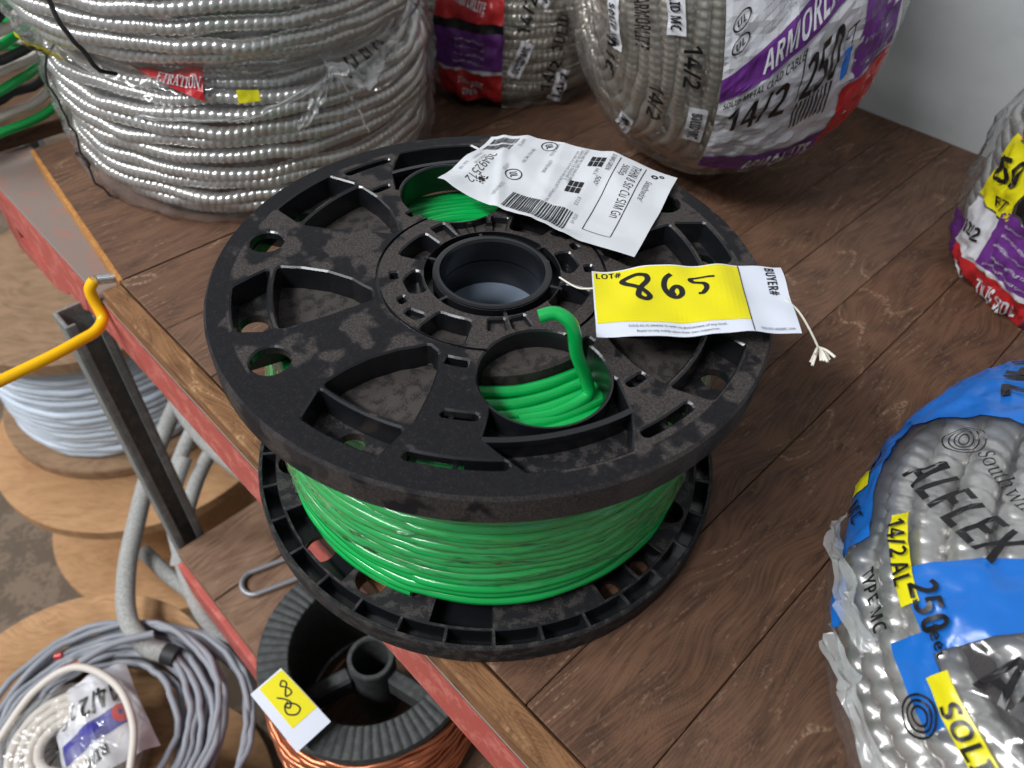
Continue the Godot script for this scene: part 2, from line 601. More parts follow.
# outline from polar corners; runs between corners are divided so arcs stay round
func outline(corners: Array, rounded := 0.0) -> PackedVector2Array:
	var p := PackedVector2Array()
	var cnt := corners.size()
	for i in cnt:
		var a: Vector2 = corners[i]
		var b: Vector2 = corners[(i + 1) % cnt]
		var steps := maxi(1, int(absf(a.y - b.y) / 3.0))
		for k in steps:
			var f := float(k) / steps
			p.append(polar(lerpf(a.x, b.x, f), lerpf(a.y, b.y, f)))
	if rounded > 0.0:     # corners rounded off, worked in millimetres
		var mm := PackedVector2Array()
		for q in p:
			mm.append(q * 1000.0)
		var inner := Geometry2D.offset_polygon(mm, -rounded * 1000.0, Geometry2D.JOIN_ROUND)
		if inner.size():
			var outer := Geometry2D.offset_polygon(inner[0], rounded * 1000.0, Geometry2D.JOIN_ROUND)
			p = PackedVector2Array()
			for q in outer[0]:
				p.append(q * 0.001)
	var clean := PackedVector2Array()
	for q in p:
		if clean.is_empty() or q.distance_to(clean[-1]) > 0.0005:
			clean.append(q)
	if clean.size() > 3 and clean[0].distance_to(clean[-1]) < 0.0005:
		clean.remove_at(clean.size() - 1)
	return clean

func disc(r: float, deg: float, rad: float, squash := 1.0, n := 28) -> PackedVector2Array:
	var p := PackedVector2Array()
	var c := polar(r, deg)
	for k in n:
		p.append(c + Vector2(cos(TAU * k / n), sin(TAU * k / n) * squash) * rad * 0.001)
	return p

func shift_out(p: PackedVector2Array, d: float) -> PackedVector2Array:
	var o := PackedVector2Array()
	var cnt := p.size()
	var area := 0.0
	for i in cnt:
		area += p[i].cross(p[(i + 1) % cnt])
	var sg := 1.0 if area > 0 else -1.0
	for i in cnt:
		var d0 := (p[i] - p[(i - 1 + cnt) % cnt]).normalized()
		var d1 := (p[(i + 1) % cnt] - p[i]).normalized()
		var n0 := Vector2(d0.y, -d0.x) * sg
		var n1 := Vector2(d1.y, -d1.x) * sg
		var m := (n0 + n1).normalized()
		o.append(p[i] + m * d / maxf(m.dot(n0), 0.5))
	return o

# a drafted, chamfered recess as a solid to subtract: walls clean, floor dusty
func cutter(root: CSGShape3D, p: PackedVector2Array, y_top: float, depth: float, wall: Material, floor_: Material, chamfer := 0.0009, draft := 0.0006, op := CSGShape3D.OPERATION_SUBTRACTION):
	var loops := [[shift_out(p, -draft), y_top - depth], [p, y_top - chamfer], [shift_out(p, chamfer + 0.0006), y_top + 0.0006], [shift_out(p, chamfer + 0.0006), y_top + 0.004]]
	var cnt := p.size()
	var st := []
	for k in 2:
		st.append(PackedVector3Array())
	for l in 3:
		for i in cnt:
			var a := Vector3(loops[l][0][i].x, loops[l][1], loops[l][0][i].y)
			var b := Vector3(loops[l][0][(i + 1) % cnt].x, loops[l][1], loops[l][0][(i + 1) % cnt].y)
			var c := Vector3(loops[l + 1][0][(i + 1) % cnt].x, loops[l + 1][1], loops[l + 1][0][(i + 1) % cnt].y)
			var d := Vector3(loops[l + 1][0][i].x, loops[l + 1][1], loops[l + 1][0][i].y)
			st[0].append_array([a, b, c, a, c, d])
	var area := 0.0
	for i in cnt:
		area += p[i].cross(p[(i + 1) % cnt])
	if area < 0:     # keep the walls' front outward
		st[0].reverse()
	for e in [0, 3]:
		var q: PackedVector2Array = loops[e][0]
		var mm := PackedVector2Array()
		for w in q:
			mm.append(w * 1000.0)     # in millimetres: the triangulation drops slivers
		var ii := Geometry2D.triangulate_polygon(mm)
		for k in range(0, ii.size(), 3):
			var t := [Vector3(q[ii[k]].x, loops[e][1], q[ii[k]].y), Vector3(q[ii[k + 1]].x, loops[e][1], q[ii[k + 1]].y), Vector3(q[ii[k + 2]].x, loops[e][1], q[ii[k + 2]].y)]
			var up: bool = (t[1] - t[0]).cross(t[2] - t[0]).y > 0
			if up == (e == 3):     # clockwise seen from outside
				t.reverse()
			st[1 if e == 0 else 0].append_array(t)
	var m := ArrayMesh.new()
	for k in 2:
		var a := []
		a.resize(Mesh.ARRAY_MAX)
		a[Mesh.ARRAY_VERTEX] = st[k]
		m.add_surface_from_arrays(Mesh.PRIMITIVE_TRIANGLES, a)
		m.surface_set_material(k, wall if k == 0 else floor_)
	var o := CSGMesh3D.new()
	o.mesh = m
	o.operation = op
	root.add_child(o)

# a plain cavity cut from y0 up to y1
func under(root: CSGShape3D, p: PackedVector2Array, y0: float, y1: float):
	cutter(root, p, y1 - 0.004, y1 - 0.004 - y0, M.black, M.black, 0.0, 0.0)

func spin(root: CSGShape3D, prof: PackedVector2Array, sides: int, material_: Material, op := CSGShape3D.OPERATION_UNION):
	var c := CSGPolygon3D.new()
	c.polygon = prof
	c.mode = CSGPolygon3D.MODE_SPIN
	c.spin_degrees = 360.0
	c.spin_sides = sides
	c.material = material_
	c.operation = op
	root.add_child(c)

func ring_cut(root: CSGShape3D, r0: float, r1: float, y0: float, y1: float, material_: Material, op := CSGShape3D.OPERATION_SUBTRACTION):
	spin(root, PackedVector2Array([Vector2(r0, y0), Vector2(r1, y0), Vector2(r1, y1), Vector2(r0, y1)]), 96, material_, op)

func build_flange_top(parent: Node3D):
	var root := CSGCombiner3D.new()
	root.name = "top_flange"
	parent.add_child(root, true)
	var y0 := TOP - 0.0185
	spin(root, PackedVector2Array([Vector2(0.0, y0), Vector2(0.1485, y0), Vector2(0.15, y0 + 0.0015), Vector2(0.15, TOP - 0.0016), Vector2(0.1486, TOP), Vector2(0.0, TOP)]), 192, M.dusty)
	var dp := 0.0140
	var thru := 0.03
	for half in 2:
		var o := 180.0 * half
		# recess outside the round window, crossed by an arc rib and by the window's collar
		cutter(root, outline([Vector2(98, 89.5), Vector2(108, 90.5), Vector2(117.5, 91.5), Vector2(127, 87), Vector2(136.5, 83), Vector2(137.5, 72), Vector2(137.5, 63), Vector2(119, 57), Vector2(98, 52.5)].map(func(q): return q + Vector2(0, o)), 0.001), TOP, 0.0125, M.black, M.dust_dark)
		cutter(root, outline([Vector2(117.2, 56.5), Vector2(119.0, 56.5), Vector2(119.0, 91.5), Vector2(117.2, 91.5)].map(func(q): return q + Vector2(0, o))), TOP - 0.0046, 0.009, M.black, M.black, 0.0, 0.0, CSGShape3D.OPERATION_UNION)
		var collar := CSGCylinder3D.new()
		collar.radius = 0.0332
		collar.height = 0.0184
		collar.sides = 72
		collar.material = M.black
		var wq := polar(82, 72 + o)
		collar.position = Vector3(wq.x, TOP - 0.0093, wq.y)
		root.add_child(collar)
		cutter(root, disc(82, 72 + o, 31.5, 1.0, 72), TOP, thru, M.black, M.black)
		# slotted spokes either side of the window
		for side in [[92.5, 102.0, 86.0, 106.0, 98.5, 107.5], [45.8, 52.0, 45.4, 59.0, 45.8, 51.0]]:
			cutter(root, outline([Vector2(103.2, side[0] + o), Vector2(107.6, side[0] + o), Vector2(107.6, side[1] + o), Vector2(103.2, side[1] + o)], 0.0018), TOP, thru, M.black, M.black)
			cutter(root, outline([Vector2(129.8, side[2] + o), Vector2(134.8, side[2] + o), Vector2(134.8, side[3] + o), Vector2(129.8, side[3] + o)], 0.0021), TOP, thru, M.black, M.black)
			cutter(root, outline([Vector2(69.8, side[4] + o), Vector2(74.6, side[4] + o), Vector2(74.6, side[5] + o), Vector2(69.8, side[5] + o)], 0.0008), TOP, thru, M.black, M.black)
		# three pockets between the spokes, each with a cross rib and an outer cell
		cutter(root, outline([Vector2(65.5, 117), Vector2(68.5, 111.5), Vector2(80, 108.2), Vector2(94, 107), Vector2(115.5, 107), Vector2(116.5, 131.5), Vector2(103, 131.3), Vector2(90, 129.6), Vector2(77, 125.2)].map(func(q): return q + Vector2(0, o)), 0.002), TOP, dp, M.black, M.dust_floor)
		cutter(root, outline([Vector2(119, 108), Vector2(136.5, 110), Vector2(136.5, 127.5), Vector2(119, 131)].map(func(q): return q + Vector2(0, o)), 0.0015), TOP, dp, M.black, M.dust_dark)
		cutter(root, disc(127.0, 119.0 + o, 6.4), TOP, thru, M.black, M.black)
		cutter(root, outline([Vector2(65.5, 164), Vector2(66, 157.5), Vector2(90, 154.8), Vector2(115.5, 154), Vector2(116, 179.5), Vector2(103, 179.3), Vector2(88, 177.4), Vector2(75, 172.5)].map(func(q): return q + Vector2(0, o)), 0.002), TOP, dp, M.black, M.dust_floor)
		cutter(root, outline([Vector2(119, 154), Vector2(136.5, 157), Vector2(136.5, 172), Vector2(119, 179)].map(func(q): return q + Vector2(0, o)), 0.0015), TOP, dp, M.black, M.dust_dark)
		cutter(root, disc(127.8, 165.0 + o, 7.8), TOP, thru, M.black, M.black)
		cutter(root, outline([Vector2(64.5, 213), Vector2(73, 218.6), Vector2(85, 222.8), Vector2(100, 224.6), Vector2(116, 224.5), Vector2(116.5, 199.5), Vector2(100, 201), Vector2(80, 205.5), Vector2(66, 210)].map(func(q): return q + Vector2(0, o)), 0.002), TOP, dp, M.black, M.dust_floor)
		cutter(root, outline([Vector2(119, 199.8), Vector2(138, 203), Vector2(138, 221.5), Vector2(119, 224.5)].map(func(q): return q + Vector2(0, o)), 0.0015), TOP, dp, M.black, M.dust_dark)
		cutter(root, disc(130, 209.5 + o, 7.5), TOP, thru, M.black, M.black)
		# the broad spokes are hollow below, with round holes through the face
		for h in [[134.0, 152.5], [182.0, 198.0], [94.5, 105.5], [45.8, 50.2]]:
			under(root, outline([Vector2(98, h[0]), Vector2(138, h[0]), Vector2(138, h[1]), Vector2(98, h[1])].map(func(q): return q + Vector2(0, o))), y0 - 0.002, TOP - 0.0045)
		cutter(root, disc(127, 145 + o, 9.6), TOP, thru, M.black, M.black)
		cutter(root, disc(128, 189.5 + o, 9.2), TOP, thru, M.black, M.black)
		# hub recesses
		cutter(root, outline([Vector2(41, 103), Vector2(60, 103), Vector2(60, 128), Vector2(43, 128)].map(func(q): return q + Vector2(0, o)), 0.003), TOP, 0.012, M.black, M.dust_dark)
		cutter(root, outline([Vector2(38, 192), Vector2(54, 194), Vector2(52, 221), Vector2(37.5, 219)].map(func(q): return q + Vector2(0, o)), 0.0025), TOP, 0.012, M.black, M.dust_dark)
		cutter(root, outline([Vector2(38.5, 152), Vector2(47, 154), Vector2(48, 170), Vector2(42, 180), Vector2(38.5, 176)].map(func(q): return q + Vector2(0, o)), 0.0025), TOP, 0.008, M.black, M.black)
		cutter(root, outline([Vector2(49, 131), Vector2(56, 133), Vector2(57, 141), Vector2(53, 143)].map(func(q): return q + Vector2(0, o)), 0.0012), TOP, 0.004, M.black, M.dust_dark)
		cutter(root, outline([Vector2(51, 149), Vector2(55, 148), Vector2(55, 153), Vector2(51, 154)].map(func(q): return q + Vector2(0, o)), 0.0005), TOP, 0.004, M.black, M.black)
		cutter(root, outline([Vector2(51, 171), Vector2(55, 171), Vector2(55, 177), Vector2(51, 177)].map(func(q): return q + Vector2(0, o)), 0.0005), TOP, 0.004, M.black, M.black)
		for a in [70.0, 86.0]:
			cutter(root, outline([Vector2(38.6, a - 6), Vector2(47.5, a - 6), Vector2(47.5, a + 6), Vector2(38.6, a + 6)].map(func(q): return q + Vector2(0, o)), 0.0008), TOP, 0.003, M.black, M.dust_floor)
		for a in [232.0, 246.0, 260.0, 274.0]:
			cutter(root, outline([Vector2(38.6, a - 5.6), Vector2(53, a - 5.0), Vector2(53, a + 5.0), Vector2(38.6, a + 5.6)], 0.0008), TOP, 0.0045, M.black, M.dust_floor) if half == 0 else null
	# circular seam round the hub plate, moat round the bore, bore
	ring_cut(root, 0.0612, 0.0628, TOP - 0.0016, TOP + 0.002, M.black)
	ring_cut(root, 0.0325, 0.0372, TOP - 0.010, TOP + 0.002, M.black)
	for k in 6:
		var a := 18.0 + 60.0 * k
		var bx := CSGBox3D.new()
		bx.size = Vector3(0.009, 0.011, 0.0018)
		bx.position = Vector3(cos(deg_to_rad(a)) * 0.0348, TOP - 0.0062, sin(deg_to_rad(a)) * 0.0348)
		bx.rotation.y = -deg_to_rad(a)
		bx.material = M.black
		root.add_child(bx)
	ring_cut(root, 0.0, 0.0288, y0 - 0.002, TOP + 0.003, M.black)
	# dividers that cross the slots below the face
	for a in [[105.4, 99.5], [132.3, 96.2], [105.4, 48.2], [132.3, 52.5], [105.4, 279.5], [105.4, 228.2], [132.3, 276.2], [132.3, 232.5]]:
		var bx := CSGBox3D.new()
		bx.size = Vector3(0.007, 0.013, 0.0022)
		var q := polar(a[0], a[1])
		bx.position = Vector3(q.x, TOP - 0.011, q.y)
		bx.rotation.y = -deg_to_rad(a[1])
		bx.material = M.black
		root.add_child(bx)
func build_flange_low(parent: Node3D):
	var root := CSGCombiner3D.new()
	root.name = "lower_flange"
	parent.add_child(root, true)
	var yt := 0.0165
	spin(root, PackedVector2Array([Vector2(0.0, 0.0006), Vector2(0.149, 0.0006), Vector2(0.15, 0.0016), Vector2(0.15, yt - 0.001), Vector2(0.1492, yt), Vector2(0.0, yt)]), 192, M.dust_dark)
	for k in 34:
		var a := 3.0 + 10.588 * k
		cutter(root, outline([Vector2(139.2, a + 0.45), Vector2(147.2, a + 0.45), Vector2(147.2, a + 10.14), Vector2(139.2, a + 10.14)]), yt, 0.0125, M.black, M.black, 0.0004, 0.0003)
	for half in 2:
		var o := 180.0 * half
		for s in [[126.5, 152.5], [88.0, 102.5], [40.0, 49.2], [50.2, 60.0], [-2.0, 15.0]]:
			cutter(root, outline([Vector2(90, s[0] + o), Vector2(137.2, s[0] + o), Vector2(137.2, s[1] + o), Vector2(90, s[1] + o)]), yt, 0.0125, M.black, M.black, 0.0004, 0.0003)
		for h in [[128.5, 168.0, 8.5], [129.0, 140.5, 9.2], [126.5, 120.5, 9.4], [129.5, 55.0, 5.8], [130, 44.0, 6.0], [128.0, 27.0, 8.6]]:
			cutter(root, disc(h[0], h[1] + o, h[2]), yt, 0.04, M.black, M.black, 0.0003, 0.0)

func build_spool():
	var sp := thing("wire_spool", "black plastic spool wound with green wire, white paper label on top", "spool")
	build_flange_top(sp)
	build_flange_low(sp)
	var mb := MB.new()
	mb.lathe(PackedVector2Array([Vector2(0.029, TOP - 0.0115), Vector2(0.0655, TOP - 0.0115), Vector2(0.0672, TOP - 0.0130), Vector2(0.0672, 0.015)]), 96)
	put("drum", mb.mesh(), M.dust_floor, sp)
	mb = MB.new()
	mb.lathe(PackedVector2Array([Vector2(0.0305, TOP + 0.0012), Vector2(0.0288, TOP + 0.0012), Vector2(0.0280, TOP - 0.0005), Vector2(0.0280, TOP - 0.013), Vector2(0.0305, TOP - 0.016)]), 96)
	mb.lathe(PackedVector2Array([Vector2(0.0325, TOP - 0.008), Vector2(0.0322, TOP + 0.0008), Vector2(0.0305, TOP + 0.0012)]), 96)
	put("hub_ring", mb.mesh(), M.black, sp)
	mb = MB.new()
	mb.lathe(PackedVector2Array([Vector2(0.0283, TOP - 0.014), Vector2(0.0283, 0.001)]), 96)
	put("bore", mb.mesh(), M.black, sp)
	mb = MB.new()
	mb.lathe(PackedVector2Array([Vector2(0.0282, TOP - 0.030), Vector2(0.0, TOP - 0.030)]), 64)
	put("bore_plug", mb.mesh(), M.hub_grey, sp).set_meta("label", "grey disc deep in the bore")
	# the wire: outer layer of turns, and the ends of the layers under the top flange
	var path := PackedVector3Array()
	var f := noise(71, 0.8, 2)
	var turns := 18.3
	var per := 120
	for i in int(turns * per):
		var k := float(i) / per
		var a := TAU * k + 1.9
		var row := floorf(k)
		var y := 0.0206 + 0.00622 * (row + smoothstep(0.0, 1.0, k - row)) + 0.0016 * f.get_noise_3d(cos(a) * 1.2, sin(a) * 1.2, row * 0.35)
		var r := 0.1248 + 0.0018 * f.get_noise_3d(cos(a) * 1.4 + 5.0, sin(a) * 1.4, row * 0.9) - 0.0085 * smoothstep(0.62, 1.0, k / turns)
		path.append(Vector3(cos(a) * r, y, sin(a) * r))
	mb = MB.new()
	mb.tube(path, 0.00325, 9)
	for lay_ in 2:
		path = PackedVector3Array()
		for i in int(7.0 * 100):
			var k := float(i) / 100.0
			var a := TAU * k + 0.9 + lay_ * 2.0
			var r := 0.0715 + 0.0066 * k - lay_ * 0.003 + 0.0012 * f.get_noise_2d(cos(a) * 1.5 + k, sin(a) * 1.5)
			path.append(Vector3(cos(a) * r, 0.1352 - 0.0010 * k - lay_ * 0.0055 + 0.002 * f.get_noise_2d(cos(a) * 1.3, sin(a) * 1.3 + k), sin(a) * r))
		mb.tube(path, 0.00325, 9)
	var wd := put("wire_winding", mb.mesh(), M.green, sp)
	mb = MB.new()
	var e := smooth_path(PackedVector3Array([Vector3(0.0145, 0.1335, 0.0885), Vector3(0.033, 0.1340, 0.0835), Vector3(0.0475, 0.1375, 0.0750), Vector3(0.0470, 0.1460, 0.0722), Vector3(0.0405, 0.1640, 0.0735), Vector3(0.0378, 0.1775, 0.0730), Vector3(0.0345, 0.1838, 0.0715), Vector3(0.0285, 0.1855, 0.0692), Vector3(0.0215, 0.1838, 0.0700)]), 0.002)
	mb.tube(e, 0.00325, 14)
	put("wire_end", mb.mesh(), M.green, wd)
	# clear stretch film round the winding
	mb = MB.new()
	var fr := noise(81, 1.0, 3, true)
	var fl := noise(82, 1.0, 2)
	var p := PackedVector3Array()
	var nu := 260
	var nv := 60
	for i in nu:
		var a := TAU * i / nu
		for j in nv:
			var v := float(j) / (nv - 1)
			var y := 0.046 + 0.089 * v + 0.006 * fl.get_noise_2d(cos(a) * 1.1, sin(a) * 1.1) * (1.0 - v)
			var r := 0.1286 - 0.0085 * smoothstep(0.094, 0.135, y) + 0.0022 * fr.get_noise_3d(cos(a) * 1.6, sin(a) * 1.6, y * 170.0) + 0.0010 * fl.get_noise_3d(cos(a) * 4.0, sin(a) * 4.0, y * 40.0)
			p.append(Vector3(cos(a) * r, y, sin(a) * r))
	mb.grid(p, nu, nv, true, false, true)
	put("stretch_film", mb.mesh(), M.film, sp).set_meta("label", "clear stretch film wrapped round the green wire")
	spool_label(sp)

func spool_label(sp: Node3D):
	var A := Vector2(-0.003, -0.1406)
	var B := Vector2(0.115, -0.0954)
	var Cc := Vector2(0.0779, -0.0104)
	var E := Vector2(-0.0347, -0.0793)
	var n1 := noise(91, 1.5, 1)
	var n2 := noise(92, 1.1, 2, true)
	# x along the lines of print (0 to 0.092), y up the label (0 bottom to 0.128)
	var fn := func(x, y, off := 0.0):
		var p: float = x / 0.092
		var q: float = 1.0 - y / 0.128
		var pos := B.lerp(Cc, p).lerp(A.lerp(E, p), q)
		var bow := 4.0 * q * (1.0 - q)
		pos += bow * Vector2(0.001, -0.0125).lerp(Vector2(0.0, 0.0065), p)
		var h: float = 0.0034 + 0.0018 * n1.get_noise_2d(p, q * 1.3) + 0.0009 * absf(n2.get_noise_2d(p * 0.8, q)) + 0.0012 * bow
		h += 0.004 * smoothstep(0.82, 1.0, q) * p + 0.0030 * smoothstep(0.9, 1.0, p) * smoothstep(0.25, 0.35, q) * (1.0 - smoothstep(0.5, 0.72, q))
		for cr in [[0.80, 0.16, 0.05], [0.60, -0.10, 0.07], [0.33, 0.10, 0.06], [0.93, -0.25, 0.04]]:
			h += 0.0013 * maxf(0.0, 1.0 - absf(q - cr[0] - cr[1] * p) / cr[2])
		return Vector3(pos.x, TOP + h + off, pos.y)
	var mb := MB.new()
	var pts := PackedVector3Array()
	for i in 61:
		for j in 81:
			var x := 0.092 * i / 60.0
			var y := 0.128 * j / 80.0
			pts.append(fn.call(x, y))
	mb.grid(pts, 61, 81, false, false, true)
	var lb := put("paper_label", mb.mesh(), M.paper, sp)
	lb.set_meta("label", "crumpled white paper label printed with barcodes")
	var on := func(x, y): return fn.call(x, y, 0.00025)
	var ink := MB.new()
	var L := func(q): return 0.128 * (1.0 - q)
	var X := func(p): return 0.092 * p
	write(ink, "THHN 8 Str Cu SIM Gn", X.call(0.36), L.call(0.185), 0.0058, 0.055, 0.03, on, false, false, 0.006)
	write(ink, "500Sp", X.call(0.17), L.call(0.245), 0.0056, 0.0135, 0.03, on, false, false, 0.006)
	write(ink, "Southwire'", X.call(0.30), L.call(0.105), 0.0040, 0.021, 0.0, on, false, true, 0.006)
	circle_mark(ink, X.call(0.1), L.call(0.095), 0.0022, 0.0013, on)
	circle_mark(ink, X.call(0.07), L.call(0.065), 0.0016, 0.001, on)
	write(ink, "20492512", X.call(0.60), L.call(0.885), 0.0058, 0.040, -0.02, on, false, false, 0.006)
	write(ink, "8 AWG GREEN", X.call(0.13), L.call(0.315), 0.0030, 0.018, 0.0, on, false, false, 0.01)
	write(ink, "500'", X.call(0.36), L.call(0.335), 0.0030, 0.008, 0.0, on, false, false, 0.01)
	bar(ink, X.call(0.04), L.call(0.15), X.call(0.86), L.call(0.146), on, 24, 1)
	bar(ink, X.call(0.03), L.call(0.285), X.call(0.87), L.call(0.281), on, 24, 1)
	bar(ink, X.call(0.865), L.call(0.285), X.call(0.870), L.call(0.146), on, 1, 10)
	# certification blocks and rings
	for b in [[0.10, 0.345], [0.42, 0.385]]:
		for i in 2:
			for j in 3:
				bar(ink, X.call(b[0] + 0.0 + i * 0.065), L.call(b[1] + j * 0.026), X.call(b[0] + 0.058 + i * 0.065), L.call(b[1] + j * 0.026 + 0.022), on)
	for c in [[0.075, 0.66], [0.55, 0.725]]:
		circle_mark(ink, X.call(c[0]), L.call(c[1]), 0.0056, 0.0008, on)
		write(ink, "UL", X.call(c[0]), L.call(c[1]), 0.0050, 0.0050, 0.6, on, true, false, 0.01)
	# barcodes: bars run along the lines of print
	rng.seed = 5
	var y := 0.36
	while y < 0.665:
		var wd := rng.randf_range(0.0025, 0.0085)
		bar(ink, X.call(0.745), L.call(y), X.call(0.965), L.call(y + wd), on, 5, 1)
		y += wd + rng.randf_range(0.003, 0.0075)
	y = 0.83
	while y < 0.975:
		var wd := rng.randf_range(0.002, 0.006)
		bar(ink, X.call(0.05), L.call(y), X.call(0.15), L.call(y + wd), on, 3, 1)
		bar(ink, X.call(0.18), L.call(y), X.call(0.28), L.call(y + wd), on, 3, 1)
		y += wd + rng.randf_range(0.003, 0.006)
	for i in 9:
		for j in 6:
			if rng.randf() < 0.6:
				bar(ink, X.call(0.68 + i * 0.011), L.call(0.82 + j * 0.008), X.call(0.691 + i * 0.011), L.call(0.828 + j * 0.008), on)
	put("lettering", ink.mesh(), M.ink, lb)
	ink = MB.new()
	for t in [["E316464 AWM VW-1 600V THHN OR THWN-2", 0.24, 0.462, 0.040], ["GASOLINE AND OIL RESISTANT II", 0.24, 0.482, 0.036], ["(UL) AWG 8 8.37mm2 CU NYLON JACKET SUNLIGHT RES", 0.40, 0.505, 0.062], ["LISTED WIRE", 0.35, 0.60, 0.016], ["MADE IN USA", 0.12, 0.62, 0.016], ["600 VOLT 90C DRY", 0.28, 0.72, 0.022], ["LISTED", 0.5, 0.78, 0.008], ["CUSTOMER PN 22973", 0.78, 0.74, 0.018], ["SHIP TO", 0.12, 0.80, 0.010], ["MASTER 1 X 500", 0.50, 0.92, 0.018], ["STOCK NO 0211", 0.45, 0.95, 0.014], ["LOT 4", 0.30, 0.965, 0.008], ["N M / 500", 0.66, 0.965, 0.012], ["LISTED 4/0", 0.80, 0.34, 0.010], ["AWG 8", 0.28, 0.36, 0.007], ["E123", 0.62, 0.37, 0.008]]:
		write(ink, t[0], X.call(t[1]), L.call(t[2]), 0.0022, t[3], 0.0, on, false, false, 0.02)
	put("fine_print", ink.mesh(), M.ink_grey, lb)

# ---------------------------------------------------------------- lot tags
func lot_tag():
	var t := thing("lot_tag", "yellow and white lot tag handwritten 865 lying on the black spool flange", "tag", Vector3(0.1, TOP, 0.03))
	var a := Vector3(0.0521, TOP + 0.010, 0.0101)
	var b := Vector3(0.1537, TOP + 0.012, 0.0043)
	var c := Vector3(0.1518, TOP + 0.012, 0.0553)
	var d := Vector3(0.0507, TOP + 0.009, 0.0608)
	var n1 := noise(95, 1.3, 2)
	# x 0..0.102 to the right, y 0..0.051 up
	var fn := func(x, y, off := 0.0):
		var u: float = x / 0.102
		var v: float = 1.0 - y / 0.051
		var q := a.lerp(b, u).lerp(d.lerp(c, u), v)
		q.y += 0.0022 * n1.get_noise_2d(u * 1.4, v * 0.6) + 0.0035 * sin(u * PI) * (1.0 - v) + off
		return q - t.position
	var mb := MB.new()
	var p := PackedVector3Array()
	for i in 41:
		for j in 21:
			p.append(fn.call(0.102 * i / 40.0, 0.051 * j / 20.0))
	mb.grid(p, 41, 21, false, false, false)
	put("card", mb.mesh(), M.tag_white, t)
	var on := func(x, y): return fn.call(x, y, 0.0002)
	var on2 := func(x, y): return fn.call(x, y, 0.0004)
	mb = MB.new()
	bar(mb, 0.0008, 0.0088, 0.0775, 0.0500, on, 30, 12)
	put("yellow_panel", mb.mesh(), M.tag_yellow, t)
	mb = MB.new()
	write(mb, "LOT#", 0.0086, 0.0468, 0.0042, 0.0132, 0.0, on2, true, false, 0.005)
	write(mb, "BUYER#", 0.0945, 0.0390, 0.0052, 0.0200, -PI / 2, on2, true, false, 0.005)
	write(mb, "SOLD AS IS WHERE IS with no guarantees of any kind.", 0.0405, 0.0058, 0.0018, 0.049, 0.0, on2, false, false, 0.01)
	write(mb, "Buyer to rely solely upon their own inspection.", 0.0405, 0.0027, 0.0018, 0.041, 0.0, on2, false, false, 0.01)
	write(mb, "RAS-STS 4500BC.com", 0.0905, 0.0030, 0.0017, 0.0170, 0.0, on2, false, false, 0.01)
	bar(mb, 0.0775, 0.0, 0.0780, 0.0510, on2, 1, 12)
	put("lettering", mb.mesh(), M.ink, t)
	mb = MB.new()
	var S := func(px: float, py: float) -> Vector2: return Vector2(px, py)
	# handwriting, from zoomed pen paths (metres on the card)
	stroke(mb, [S.call(0.0264, 0.0440), S.call(0.0222, 0.0445), S.call(0.0158, 0.0414), S.call(0.0168, 0.0385), S.call(0.0235, 0.0330), S.call(0.0283, 0.0272), S.call(0.0262, 0.0248), S.call(0.0226, 0.0268), S.call(0.0240, 0.0330), S.call(0.0282, 0.0395), S.call(0.0278, 0.0432), S.call(0.0258, 0.0441)], 0.0031, on2, 0.75)
	stroke(mb, [S.call(0.0408, 0.0432), S.call(0.0376, 0.0400), S.call(0.0366, 0.0340), S.call(0.0388, 0.0285), S.call(0.0424, 0.0262), S.call(0.0452, 0.0285), S.call(0.0450, 0.0325), S.call(0.0425, 0.0342), S.call(0.0402, 0.0312), S.call(0.0412, 0.0275)], 0.0030, on2, 0.75)
	stroke(mb, [S.call(0.0632, 0.0396), S.call(0.0590, 0.0400), S.call(0.0520, 0.0396), S.call(0.0505, 0.0388), S.call(0.0520, 0.0366), S.call(0.0570, 0.0350), S.call(0.0582, 0.0318), S.call(0.0560, 0.0285), S.call(0.0536, 0.0282)], 0.0028, on2, 0.5)
	put("handwriting", mb.mesh(), M.ink, t)
	# cotton string: from the hub under the card, out past the stub to a frayed knot
	mb = MB.new()
	var o := t.position
	var s1 := smooth_path(PackedVector3Array([Vector3(0.036, TOP + 0.002, 0.006) - o, Vector3(0.045, TOP + 0.004, 0.017) - o, Vector3(0.053, TOP + 0.008, 0.022) - o]), 0.003)
	mb.tube(s1, 0.0005, 6)
	put("string", mb.mesh(), M.string, t)
	mb = MB.new()
	var s2 := smooth_path(PackedVector3Array([Vector3(0.1500, TOP + 0.0108, 0.030) - o, Vector3(0.1560, TOP + 0.008, 0.036) - o, Vector3(0.1605, TOP + 0.004, 0.045) - o, Vector3(0.1650, TOP - 0.002, 0.052) - o]), 0.003)
	mb.tube(s2, 0.0006, 6)
	var sn := put("string", mb.mesh(), M.string, t)
	mb = MB.new()
	rng.seed = 8
	for k in 9:
		var b0 := Vector3(0.1648, TOP - 0.002, 0.0515) - o
		var dir := Vector3(rng.randf_range(-0.5, 0.6), rng.randf_range(-0.5, 0.2), rng.randf_range(0.5, 1.0)).normalized()
		mb.tube(smooth_path(PackedVector3Array([b0, b0 + dir * 0.005 + Vector3(0, 0.001, 0), b0 + dir * rng.randf_range(0.008, 0.013)]), 0.002), 0.0008, 5)
	put("knot", mb.mesh(), M.string, sn)

